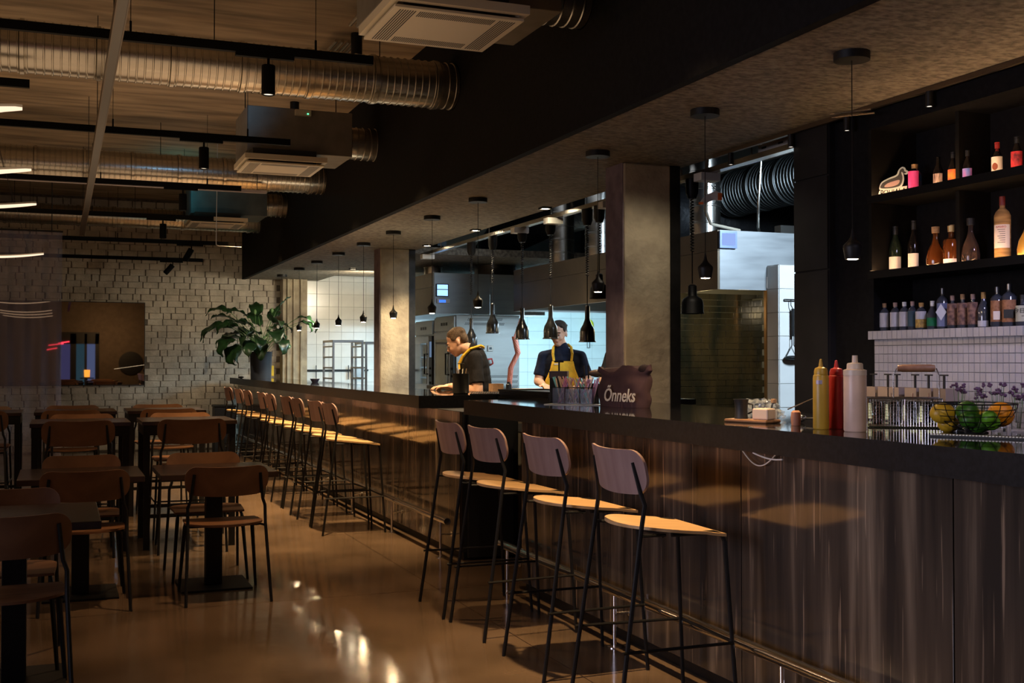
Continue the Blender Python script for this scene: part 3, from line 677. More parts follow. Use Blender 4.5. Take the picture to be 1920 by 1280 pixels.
# small pendants over the bar
PROF = [(.030, 0), (.032, .0), (.0335, .003), (.0415, .050), (.0405, .060), (.030, .071), (.018, .083), (.010, .098), (.006, .118), (.003, .135)]
M['pendglow'] = glow('pendant_bulb', (1, .70, .40), 550)
INN = [(.001, .06), (.036, .052), (.030, .0015)]
def pendant(x, y, label, zb=1.865):
    t = empty('small_pendant_lamp', (x, y, zb), label=label, cat='pendant lamp', group='small black pendants over the bar')
    MB().lathe(INN[::-1] + [(.0005, .055)], seg=24).build('inner_reflector', mat('pendant_inner', (.35, .26, .14), .5, metal=.6), t, smooth=True)
    MB().lathe([(.028, .0025), (.02, -.0015), (.001, -.003)], seg=18).build('bulb_lens', M['pendglow'], t)
    light('pendant_beam', 'SPOT', (x, y, zb-.012), 4, (1, .74, .45), .02, (x, y, 0), 110, .9)
    MB().lathe(PROF, seg=24).build('lamp_shade', M['blackmetal'], t, smooth=True)
    MB().tube([(0, 0, .13), (0, 0, 2.735-zb)], .0022, 6).build('cord', M['blackmetal'], t)
    MB().lathe([(.055, 2.735-zb), (.078, 2.735-zb), (.078, 2.77-zb), (.055, 2.77-zb)], seg=28).box(-.05, .05, -.05, .05, 2.74-zb, 2.769-zb).build('ceiling_canopy', M['blackmetal'], t, smooth=True)
PN = [(4.06, 'nearest small black pendant, dim in front of the dark shelf wall'), (5.28, 'small black pendant hanging beside the steel hood right of the near pillar'), (6.59, 'small black pendant just left of the near pillar'),
      (8.85, 'small black pendant in front of the kitchen hood, centre of the picture'), (10.10, 'small black pendant just right of the far pillar'), (11.42, 'small black pendant in front of the far pillar'), (12.67, 'small black pendant just left of the far pillar'),
      (13.92, 'small black pendant over the far bar, second left of the far pillar'), (15.2, 'small black pendant over the far bar, third left of the far pillar'), (16.42, 'small black pendant in front of the plant leaves'), (17.8, 'farthest small black pendant at the end of the bar')]
for y, l in PN: pendant(3.215, y, l)
for i, (x, y) in enumerate(DOWN):
    t = empty('square_downlight', (x, y, 2.765), label=['square downlight right of the picture centre at the soffit edge', 'square downlight over the man bending down', 'square downlight just right of the far pillar', 'farthest square downlight over the far bar'][i], cat='downlight', group='square downlights in the soffit')
    MB().box(-.045, .045, -.045, -.035, -.012, .004).box(-.045, .045, .035, .045, -.012, .004).box(-.045, -.035, -.035, .035, -.012, .004).box(.035, .045, -.035, .035, -.012, .004).build('trim_frame', M['blackmetal'], t)
    MB().box(-.035, .035, -.035, .035, -.006, .0).build('lens', glow('downlight_lens', (1, .82, .55), 90), t)
for i, (a, b, p) in enumerate(STOOL_FILLS):  # housings for the added stool spots
    t = empty('added_stool_spot', (a[0], a[1], 4.0), label=['added black ceiling spotlight over the nearest bar stools', 'added black ceiling spotlight over the third near bar stool', 'added black ceiling spotlight just behind the first duct', 'added black ceiling spotlight behind the second air unit', 'added black ceiling spotlight behind the second duct', 'added black ceiling spotlight behind the farthest air unit'][i], cat='spotlight', group='added black spotlights by the fascia')
    MB().lathe([(.045, 0), (.045, -.17), (.038, -.17), (.036, -.10), (.001, -.10)], seg=18).build('housing', M['blackmetal'], t, smooth=True)
    MB().lathe([(.035, -.11), (.001, -.11)], seg=16).build('lens', M['lampglow'], t)
# micro track and spots along the bar back
t = empty('micro_track', (3.965, 3.0, 2.745), label='thin track along the dark shelf wall under the soffit', cat='light track')
MB().box(-.012, .012, 0, 3.4, 0, .024).build('track_bar', mat('dim_bronze', (.12, .09, .06), .4, metal=.8), t)
for y, s in ((4.42, 3), (5.05, 1.5), (5.56, 2), (6.2, 2)):
    t = empty('micro_spotlight', (3.965, y, 2.745), label={4.42: 'tiny spotlight over the upper bottle shelf', 5.05: 'tiny spotlight above the dim pendant by the shelf wall', 5.56: 'tiny spotlight at the corner of the dark end wall', 6.2: 'tiny spotlight in front of the orange and white cap'}[y], cat='spotlight', group='tiny track spotlights')
    MB().lathe([(.018, 0), (.018, -.075), (.014, -.075), (.013, -.06), (.001, -.06)], seg=14).build('housing', M['blackmetal'], t, smooth=True)
    MB().lathe([(.016, -.072), (.001, -.072)], seg=14).build('lens', glow('micro_lens', (1, .85, .7), s), t)
br = empty('shelf_bracket_bar', (3.93, 4.9, 2.71), label='two thin metal bars fixed at the top of the shelf wall', cat='bracket')
MB().tube([(0, -.12, 0), (-.14, .05, .0)], .006, 6).build('bar', M['duct'], br); MB().tube([(.0, -.09, .025), (-.13, .08, .025)], .006, 6).build('bar', M['duct'], br)

# ============================================================ MIRROR, CURTAIN, PLANT
mr = empty('wall_mirror', (-.95, 18.985, 1.04), label='wide dark mirror on the brick wall reflecting the dining room', cat='mirror')
MB().box(-1.6, 2.21, -.035, -.005, 0, 1.31).build('backing', M['blackmat'], mr)
MB().box(-1.59, 2.20, -.038, -.0355, .01, 1.30).build('mirror_glass', mat('tinted_mirror', (.46, .40, .34), .015, metal=1), mr)
cm, ct, cb_ = nt('sheer_fabric')
cb_.inputs['Base Color'].default_value = (.30, .28, .40, 1); cb_.inputs['Roughness'].default_value = .9; cb_.inputs['Alpha'].default_value = .42
m = MB(); V = []; F = []; nn = 90
for k in range(nn+1):
    x = -1.9+1.92*k/nn
    V += [(x, 15.2+.045*math.sin(x*34+.6*math.sin(x*9)), .03), (x+.005*math.sin(x*20), 15.2+.03*math.sin(x*34), 3.02)]
for k in range(nn): F.append((2*k, 2*k+2, 2*k+3, 2*k+1))
m.add(V, F); cu = empty('sheer_curtain', (0, 0, 0), label='sheer grey-violet curtain hanging at the left in front of the brick wall', cat='curtain')
m.build('fabric', cm, cu, smooth=True)
MB().tube([(-1.9, 15.2, 3.03), (.03, 15.2, 3.03)], .012, 8).build('curtain_rod', M['blackmetal'], cu)
for xx in (-1.6, -.1): MB().tube([(xx, 15.2, 3.03), (xx, 15.2, 4.0)], .006, 6).build('hanger_rod', M['blackmetal'], cu)
# potted plant at the far end of the bar
pp = empty('potted_plant', (2.88, 17.7, 1.156), label='large leafy plant in a charcoal pot at the far end of the bar', cat='plant')
pot = MB().lathe([(.001, 0), (.155, 0), (.168, .40), (.170, .41), (.158, .41), (.152, .34), (.001, .34)], seg=32).build('pot', M['pot'], pp, smooth=True)
MB().lathe([(.001, .35), (.15, .345)], seg=24).build('soil', mat('soil', (.03, .02, .012), .95), pot)
rnd = random.Random(5)
def leaf(base, tip_dir, L, Wd, droop, mt, stem_l, up, roll=0):
    """one arching leaf with its stalk; base near the pot mouth"""
    d = Vector(tip_dir).normalized(); side = d.cross(Vector((0, 0, 1))).normalized()
    P = [Vector(base)]; n = 8
    a0 = up
    pos = Vector(base); ang = a0
    for k in range(n): pos = pos + (d*math.cos(ang)+Vector((0, 0, 1))*math.sin(ang))*(stem_l*1.3/n); P.append(pos.copy()); ang -= droop*.35/n
    s = MB().tube(P, [.006]*4+[.0045]*(n-3), 5)
    V = []; F = []; m_ = 12; ang2 = ang-.15
    for k in range(m_+1):
        u = k/m_; w = Wd*1.25*math.sin(PI*min(1, u**.72))*.5*(1 if u < .97 else .3) + .002
        nz = Vector((0, 0, 1))*math.cos(ang2) - d*math.sin(ang2)
        wob = .018*math.sin(u*17+roll*3)
        sd = side*math.cos(roll)+nz*math.sin(roll)
        for j, (q, h) in enumerate(((-1, .22), (-.5, .05), (0, -.04), (.5, .05), (1, .22))):
            V.append(pos + sd*w*q + nz*(w*h*abs(q) + (wob if abs(q) == 1 else 0)))
        pos = pos + (d*math.cos(ang2)+Vector((0, 0, 1))*math.sin(ang2))*(L/m_); ang2 -= droop*(.6+u)/m_
    for k in range(m_):
        for j in range(4): F.append((k*5+j, k*5+j+1, k*5+6+j, k*5+5+j))
    return s, MB().add(V, F)
LV = [(-1, -.15, .50, .62, .17, 1.7, 1.0), (-1, .2, .46, .50, .20, 1.1, 1.15), (-.8, -.7, .34, .42, .19, 2.2, .9), (-.55, -.6, .52, .40, .18, 1.4, 1.3), (-.2, .3, .50, .42, .17, 1.1, 1.45), (.35, -.5, .46, .40, .20, 1.9, 1.3), (.9, -.2, .62, .34, .12, 1.9, 1.1), (1, .2, .66, .30, .11, 2.0, .95), (.6, .6, .58, .38, .12, .4, 1.2), (.8, -.6, .38, .36, .17, 2.4, .9),
      (-1, .6, .40, .45, .18, 1.8, .9), (-.9, -.3, .30, .35, .16, 2.3, .75), (.2, -.9, .32, .36, .17, 2.1, 1.0), (-.3, -1, .36, .4, .18, 1.9, 1.0), (.1, .8, .5, .4, .17, 1.3, 1.3), (-.6, .9, .4, .4, .17, 1.7, 1.1), (-1, 0, .60, .45, .16, 1.6, 1.25), (.4, .2, .40, .36, .16, 2.0, 1.35), (-.1, -.4, .28, .30, .15, 1.5, 1.3), (.6, -.2, .25, .28, .14, 2.1, 1.1), (-.4, .1, .33, .34, .17, 1.2, 1.4), (-.7, -.2, .44, .4, .17, 1.9, 1.2)]
LV += [(a*.9+.1*rnd.uniform(-1, 1), b+.3*rnd.uniform(-1, 1), c*rnd.uniform(.6, 1.0), d*.95, e*1.05, f*1.1, g*rnd.uniform(.75, 1.1)) for a, b, c, d, e, f, g in LV[:18]]
for i, (dx, dy, sl_, L, Wd, dr, up) in enumerate(LV):
    a = rnd.uniform(0, 6.28); b = (.06*math.cos(a), .06*math.sin(a), .35)
    s, l = leaf(b, (dx*.93+dy*.37, -dx*.37+dy*.93, 0), L, Wd, dr, None, sl_, up, rnd.uniform(-.5, .5))
    so_ = s.build('leaf_stalk', M['stem'], pp, smooth=True); lo = l.build('leaf', M['leaf'], pp, smooth=True)
    sf = lo.modifiers.new('s', 'SOLIDIFY'); sf.thickness = .002
for (x, y, z) in ((-.10, -.05, 1.02), (.17, .02, 1.05), (.26, .0, .80)):
    s = MB().tube([(x*.2, y*.2, .35), (x*.7, y*.7, z*.6), (x, y, z)], .003, 5).build('flower_stalk', M['stem'], pp, smooth=True)
    MB().ell((x, y, z), (.022, .012, .04), 10, 6).build('flower_bud', M['stem'] if z > 1 else M['paper'], pp, smooth=True)
# ============================================================ KITCHEN
def hood(x0, x1, y0, y1, z0, z1, label, screens=True):
    t = empty('extractor_hood', (x0, y0, z0), label=label, cat='hood', group='steel extractor hoods')
    a = x1-x0; b = y1-y0; h = z1-z0
    n = max(2, round(b/1.2))
    for k in range(n): MB().box(0, .02, b*k/n+.002, b*(k+1)/n-.002, 0, h*.66-.002).box(0, .02, b*k/n+.002, b*(k+1)/n-.002, h*.66+.002, h).build('side_panel', M['steelwarm'], t)
    MB().box(.021, a*.5-.003, 0, .02, 0, h).box(a*.5+.003, a, 0, .02, 0, h).build('end_panel', M['steel'], t)
    MB().box(a-.02, a, .021, b, 0, h).box(.021, a-.021, b-.02, b, 0, h).build('rear_panel', M['steel'], t)
    MB().box(.02, a-.02, .02, b-.02, h-.02, h).build('top_panel', M['steel'], t)
    f = MB()
    for k in range(int(b/.25)): f.add([(.25, k*.25+.03, .06), (.25, k*.25+.26, .06), (a*.55, k*.25+.26, .30), (a*.55, k*.25+.03, .30)], [(0, 1, 2, 3)])
    tag(f.build('grease_filters', M['steel'], t), kind='stuff')
    return t
h1 = hood(4.66, 6.3, 14.6, 17.5, 2.06, 2.61, 'far steel extractor hood over the ovens, small blue screen on its end')
b1 = MB().box(.04, .21, -.03, 0, .23, .40).build('control_box', M['blackmat'], h1)
MB().box(.05, .20, -.033, -.03, .33, .39).box(.05, .20, -.033, -.03, .24, .32).build('blue_screen', glow('blue_screen', (.30, .55, 1), 1.6), b1)
b2 = MB().box(.05, .23, -.03, 0, .14, .20).build('thermostat', M['white'], h1)
MB().box(.08, .17, -.033, -.03, .15, .185).build('lcd', glow('blue_lcd', (.04, .15, 1), 1.6), b2)
h2 = hood(5.35, 7.2, 8.58, 13.4, 2.05, 2.57, 'near brown-sided steel extractor hood, light blue screen at its corner')
b3 = MB().box(.005, .18, -.03, 0, .36, .51).build('control_box', mat('blue_grey_metal', (.25, .32, .5), .35, metal=.7), h2)
MB().box(.025, .16, -.033, -.03, .385, .49).build('blue_screen', glow('pale_screen', (.35, .5, 1), .8), b3)
MB().box(.50, .66, -.010, -.003, .02, .12).build('notice', M['paper'], h2)
for k in range(6): MB().box(.51, .60-(k % 3)*.015, -.0112, -.0102, .108-k*.013, .111-k*.013).build('print_line', M['blackmat'], h2)


# ovens
def oven(y0, y1, H, label, glassy):
    t = empty('combi_oven', (4.84, y0, 0), label=label, cat='oven', group='tall steel ovens')
    b = y1-y0
    MB().box(.02, .92, 0, b, .08, H).build('body', M['steel'], t, bevel=.006)
    MB().box(.04, .9, .03, b-.03, 0, .08).build('plinth', M['blackmat'], t)
    for z0, z1 in ((.15, .95), (1.02, H-.22)):
        d = MB().box(-.012, .02, .16, b-.03, z0, z1).build('door', M['steel'], t, bevel=.004)
        MB().box(-.018, -.012, .24, b-.10, z0+.08, z1-.10).build('window_glass', M['glass_black'] if glassy else mat('oven_glass', (.20, .18, .13), .08, metal=.4), d)
        MB().tube([(-.012, .20, z0+.22), (-.06, .20, z0+.22), (-.06, .20, z0+.5), (-.012, .20, z0+.5)], .011, 8).build('handle', M['blackmetal'], d, smooth=True)
        c = MB().box(-.010, .02, .02, .14, z0, z1).build('control_panel', M['blackmat'], t)
        MB().box(-.012, -.010, .035, .125, z1-.3, z1-.08).build('display', glow('oven_display', (.3, .45, .7), .35), c)
        for k in range(3): MB().lathe([(.018, 0), (.015, .02), (.001, .021)], M4=T4((-.010, .08, z0+.1+k*.1), 0, -PI/2), seg=12).build('knob', M['blackmetal'], c)
    MB().box(-.004, .02, .02, b-.02, H-.2, H-.02).build('header', M['steel'], t)
    for k in range(3): MB().box(-.0065, -.004, .30+k*.10, .37+k*.10, H-.13, H-.09).build('badge_block', M['blackmat'], t)
    return t
o2 = oven(14.22, 15.10, 2.03, 'nearer tall steel oven, broad brushed side panel towards the bar', False)
o1 = oven(15.16, 16.06, 1.995, 'farther tall steel oven with dark glass doors', True)
m = MB()
for (z, n, x0) in ((1.96, 30, .18), (1.90, 34, .14), (1.20, 30, .40), (1.13, 30, .40), (1.06, 30, .40)):
    for k in range(n): m.box(x0+k*.0165, x0+.009+k*.0165, -.0015, .001, z, z+.012).box(x0+.008+k*.0165, x0+.017+k*.0165, -.0015, .001, z+.018, z+.030)
tag(m.build('vent_slots', M['blackmat'], o2), kind='stuff')
for k, xx in ((0, .36), (1, .46)): 
    s_ = MB().box(xx, xx+.075, -.02, 0, 1.55, 1.63).build('socket', M['white'], o2, bevel=.006); MB().box(xx+.02, xx+.055, -.023, -.02, 1.575, 1.605).build('socket_cover', M['greyblue'], s_)
rh = MB().tube([(.40, -.01, 1.42), (.40, -.05, 1.44), (.50, -.06, 1.45), (.52, -.05, 1.39), (.50, -.01, 1.37)], .012, 8).build('red_valve_handle', mat('red_plastic', (.6, .06, .05), .4), o2, smooth=True)
# coiled red hose
P_ = []
base = [Vector((5.20, 13.0, 1.72)), Vector((5.22, 12.98, 1.60)), Vector((5.24, 12.98, 1.52)), Vector((5.16, 13.02, 1.34)), Vector((5.15, 13.05, 1.10))]
def samp(path, t):
    k = min(len(path)-2, int(t*(len(path)-1))); f = t*(len(path)-1)-k; return path[k].lerp(path[k+1], f)
for k in range(520):
    c = samp(base, k/519); a = k*.8; P_.append(c + Vector((math.cos(a)*.028, math.sin(a)*.028, 0)))
tag(MB().tube(P_, .008, 5).tube([(5.20, 13.0, 1.72), (5.30, 13.05, 1.95), (5.362, 13.1, 2.056)], .010, 6).build('coiled_hose', mat('red_brown_hose', (.55, .16, .10), .5), smooth=True), 'red-brown coiled hose hanging beside the steel oven side', 'hose')
# rolling racks
def rack(x, y, w, d, H, label):
    t = empty('rolling_rack', (x, y, 0), label=label, cat='rack', group='steel rolling racks')
    for a in (0, w):
        for b in (0, d):
            MB().cbox((a, b, H/2+.06), (.028, .028, H-.12)).build('post', M['steel'], t)
            MB().lathe([(.001, 0), (.035, .0), (.035, .03), (.001, .03)], M4=T4((a-.015, b, .04), 0, PI/2), seg=12).build('caster', M['blackmat'], t)
    MB().box(-.014, w+.014, -.012, .012, H-.03, H).box(-.014, w+.014, d-.012, d+.012, H-.03, H).box(-.012, .012, 0, d, H-.03, H).box(w-.012, w+.012, 0, d, H-.03, H).build('top_frame', M['steel'], t)
    z = .25
    while z < H-.1:
        MB().box(-.012, .018, .0, d, z, z+.022).build('runner', M['steel'], t); MB().box(w-.018, w+.012, 0, d, z, z+.022).build('runner', M['steel'], t); z += .152
    return t
rack(3.60, 15.9, .42, .62, 1.72, 'left open steel rolling rack in front of the white tiles')
rack(4.10, 16.0, .42, .62, 1.70, 'right steel rolling rack half hidden by the far pillar')
ut = empty('knife_rack', (4.0, 18.99, 1.25), label='dark bar with hanging utensils low on the white tiled wall', cat='rack')
MB().box(-.15, .9, -.03, 0, 0, .03).build('bar', M['blackmetal'], ut)
for k, xx in enumerate((.0, .28, .55)): MB().cbox((xx, -.04, -.02), (.012, .012, .24)).build('utensil', M['blackmetal'], ut)
MB().box(.62, .80, -.12, -.03, -.10, .08).build('grey_box', M['steel'], ut)
# pass counter
pc = empty('pass_counter', (4.0, 7.35, 0), label='steel pass counter in front of the cooks', cat='counter')
MB().box(.02, .36, 0, 5.4, .1, 1.10).build('body', M['steel'], pc); MB().box(0, .38, -.02, 5.42, 1.10, 1.14).build('top', M['steel_dark'], pc); MB().box(.05, .33, .05, 5.3, 0, .1).build('plinth', M['blackmat'], pc)
cbd = MB().box(4.02, 4.34, 9.35, 10.12, 1.14, 1.158).build('cutting_board', mat('tan_board', (.50, .34, .18), .6, var=.2), bevel=.004); tag(cbd, 'tan cutting board under the hand of the man in the yellow apron', 'cutting board')
kn = empty('salt_jar', (4.12, 10.45, 1.14), label='tiny dark jar on the pass counter left of the cutting board', cat='jar'); MB().lathe([(.001, 0), (.028, 0), (.028, .05), (.016, .06), (.016, .075), (.001, .075)], seg=16).build('jar_body', M['blackmat'], kn, smooth=True)
st2 = empty('range_line', (6.2, 8.95, 0), label='dark cooking range in front of the dark tiled wall', cat='range')
MB().box(0, .84, 0, 1.6, .1, .88).build('body', M['steel'], st2, bevel=.005); MB().box(.02, .82, .02, 1.58, .88, .91).build('hob', M['blackmat'], st2); MB().box(.05, .79, .05, 1.55, 0, .1).build('plinth', M['blackmat'], st2)
# ducts over the hoods
def vduct(x, y, r, z0, z1, label):
    t = empty('vertical_duct', (x, y, z0), label=label, cat='duct', group='vertical steel ducts above the hoods'); L = z1-z0; prof = []; z = 0
    while z < L: prof += [(r, z), (r, min(L, z+.14)), (r+.006, min(L, z+.145)), (r+.006, min(L, z+.155))]; z += .16
    MB().lathe(prof, seg=26).build('pipe', M['duct'], t, smooth=True); MB().lathe([(r+.04, 0), (r+.04, .02), (r, .02)], seg=26).build('collar', M['duct'], t, smooth=True)
vduct(5.62, 12.5, .145, 2.57, 3.96, 'steel duct rising from the hood left of the near pillar')
vduct(5.75, 11.75, .165, 2.57, 3.96, 'steel duct partly hidden by the near pillar')
vduct(5.66, 9.3, .145, 2.57, 3.96, 'steel duct rising right of the near pillar')
vduct(4.95, 15.5, .13, 2.61, 3.96, 'steel duct rising from the far hood beside the far pillar')
t = tag(MB().tube([(5.75, 15.1, 2.62), (5.75, 15.1, 2.95), (5.85, 14.8, 3.22), (6.0, 14.0, 3.35), (6.2, 13.0, 3.40), (6.3, 12.2, 3.42)], .30, 20).build('insulated_duct', mat('black_foil', (.012, .012, .014), .35, bump=1.0, bscale=9, spec=.7), smooth=True), 'fat black foil-wrapped duct above the far hood', 'duct')
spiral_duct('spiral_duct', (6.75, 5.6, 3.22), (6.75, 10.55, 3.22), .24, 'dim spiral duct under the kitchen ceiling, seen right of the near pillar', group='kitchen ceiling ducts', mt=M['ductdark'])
tag(MB().tube([(5.85, 11.0, 2.98), (6.2, 10.95, 3.0), (7.2, 11.0, 2.95), (8.6, 11.0, 3.0)], .36, 20).build('wrapped_duct', mat('black_wrap', (.010, .010, .011), .5, bump=1.0, bscale=8), smooth=True), 'black wrapped duct lying behind the top of the near hood', 'duct')
for k in range(4):
    x = 5.15+k*.10
    tag(MB().tube([(x, 5.6, 3.02+k*.035), (x, 16.5, 3.02+k*.035)], .016, 8).build('conduit_pipe', M['duct'] if k != 1 else mat('blue_cable', (.02, .05, .25), .5), smooth=True), ['lowest grey kitchen conduit', 'blue kitchen cable run', 'third grey kitchen conduit', 'highest grey kitchen conduit'][k] + ' under the ceiling', 'conduit', 'kitchen ceiling conduits')
for (x, y, z, l) in ((4.95, 8.1, 2.57, 'pale loose cable hanging down to the corner of the near hood'), (6.0, 8.9, 2.57, 'second grey cable hanging to the top of the near hood')):
    tag(MB().tube([(x, y, 3.9), (x+.02, y, 3.3), (x-.01, y, 2.9), (x+.05, y+.1, z+.10), (x+.25, y+.35, z+.03), (x+.7, y+.6, z+.02)], .014, 8).build('hanging_cable', M['beige'] if x < 5.5 else M['duct'], smooth=True), l, 'cable')
jb = MB().box(6.3, 6.55, 9.0, 9.1, 2.57, 2.70).build('junction_box', M['duct']); tag(jb, 'small grey junction box on top of the near hood', 'junction box')
MB_ = MB().box(4.5, 4.62, 13.9, 14.2, 2.9, 3.96).build('rectangular_duct', M['greyblue']); tag(MB_, 'blue-grey rectangular duct behind the pendant row', 'duct')
tag(MB().box(6.85, 8.4, 14.6, 17.6, 2.72, 3.9).build('plant_box', mat('slate_panel', (.10, .12, .15), .7)), 'large slate-grey air plant box above the far hood', 'air unit')
# heat lamp rail and lamps
rl = empty('heat_lamp_rail', (4.12, 5.7, 2.70), label='grey metal rail carrying the heat lamps over the kitchen pass', cat='rail')
MB().box(-.03, .03, 0, 7.6, 0, .035).build('rail_channel', M['duct'], rl)
for k in range(5): MB().tube([(0, .5+k*1.6, .03), (0, .5+k*1.6, 1.25)], .005, 6).build('hanger_rod', M['duct'], rl)
for k, yy in enumerate((.95, 2.45, 3.55, 4.35, 7.3)): MB().box(-.10, .05, yy, yy+.10, -.055, -.002).build('connection_box', M['white'], rl)
bk = MB()
for yy in (.05, 1.45): 
    p = MB().box(.03, .045, yy, yy+.42, .0, .10).build('perforated_bracket', M['white'], rl)
    for k in range(4): MB().box(.0285, .0302, yy+.06+.09*k, yy+.11+.09*k, .025+.045*(k % 2), .037+.045*(k % 2)).build('slot', M['blackmat'], p)
def heat_lamp(y, zb, label, big=False, x=4.12):
    t = empty('heat_lamp', (x, y, zb), label=label, cat='heat lamp', group='black heat lamps over the kitchen pass')
    s = 1.0
    if not big: pr = [(.067, .012), (.074, 0), (.073, .006), (.064, .012), (.063, .085), (.056, .115), (.036, .150), (.023, .185), (.020, .20), (.020, .30), (.012, .31), (.001, .312)]
    else: pr = [(.076, .008), (.082, 0), (.081, .006), (.079, .01), (.076, .080), (.064, .105), (.036, .122), (.032, .128), (.030, .195), (.018, .205), (.001, .206)]
    MB().lathe(pr, seg=28).build('lamp_shade', mat('black_chrome', (.05, .05, .05), .22, metal=.8) if not big else M['blackmetal'], t, smooth=True)
    MB().lathe([(.001, .05), (.03, .045), (.035, .02), (.001, .012)], seg=16).build('bulb', glow('heat_bulb', (1, .6, .3), 3 if not big else 14), t, smooth=True)
    top = 2.70-zb; z0 = .30 if not big else .21
    MB().lathe([(.030, top-.14), (.045, top-.10), (.048, top-.002), (.001, top-.001)], seg=18).build('ceiling_cup', M['blackmetal'], t, smooth=True)
    zc = top-.14; hl = (zc-z0)*.62; pts = [(0, 0, z0), (0, 0, zc-hl)]
    n = int(hl/.020)*8
    for k in range(n+1): a = k*2*PI/8; pts.append((.011*math.cos(a), .011*math.sin(a), zc-hl+hl*k/n))
    MB().tube(pts, .0042, 5).build('coiled_cord', M['blackmetal'], t, smooth=True)
heat_lamp(11.55, 1.575, 'heat lamp just behind the head of the man bending down')
heat_lamp(10.90, 1.705, 'second heat lamp from the left, hanging highest of the four bells')
heat_lamp(10.10, 1.628, 'third heat lamp from the left, above the red coiled hose')
heat_lamp(9.42, 1.621, 'heat lamp hiding half the face of the man in the yellow bib')
heat_lamp(8.65, 1.580, 'heat lamp hanging lowest, right of the man in the yellow bib')
heat_lamp(8.42, 1.935, 'large heat lamp shade just left of the near pillar', True)
heat_lamp(6.94, 1.752, 'large lit heat lamp shade just right of the near pillar', True)
# column items
ms = empty('hanging_masher', (5.955, 8.39, 1.72), label='black potato mashers hanging on the white tiled column', cat='utensil', group='utensils on the tiled column')
MB().tube([(-.05, -.02, .24), (.16, -.02, .24)], .006, 6).tube([(-.05, 0, .24), (-.05, -.02, .24)], .006, 6).build('hook_rail', M['blackmetal'], ms)
MB().tube([(0, -.03, .24), (.0, -.03, .19), (.02, -.03, .16)], .004, 6).tube([(.02, -.03, .16), (.02, -.03, -.08)], .013, 8).build('handle', M['blackmetal'], ms)
MB().tube([(.01, -.03, -.08), (.01, -.03, -.16), (-.05, -.03, -.26)], .004, 6).tube([(.03, -.03, -.08), (.03, -.03, -.16), (.09, -.03, -.26)], .004, 6).build('wire_shaft', M['blackmetal'], ms)
MB().ell((.02, -.03, -.27), (.09, .05, .02), 18, 8).build('masher_head', M['blackmetal'], ms, smooth=True)
gv = empty('gas_tap', (9.05, 18.95, 2.02), label='yellow capped gas tap on the far white wall', cat='tap')
MB().tube([(0, 0, -.35), (0, 0, .0)], .03, 10).build('pipe', M['steel'], gv, smooth=True); MB().ell((0, -.03, .06), (.09, .07, .11), 14, 8).build('yellow_cap', mat('yellow_cap', (.85, .75, .02), .4), gv, smooth=True)
cb2 = empty('wall_box', (3.2, 18.9, 1.157), label='small yellow and black card terminal beside the plant pot', cat='card terminal')
MB().box(-.08, .0, -.1, .0, 0, .16).build('black_body', M['blackmat'], cb2, bevel=.006); MB().box(.0, .07, -.1, .0, .02, .19).build('yellow_body', mat('yellow_plastic', (.8, .5, .02), .5), cb2, bevel=.006)
MB().box(-.07, -.015, -.104, -.1, .09, .145).build('screen', glow('terminal_screen', (.3, .3, .6), .5), cb2)

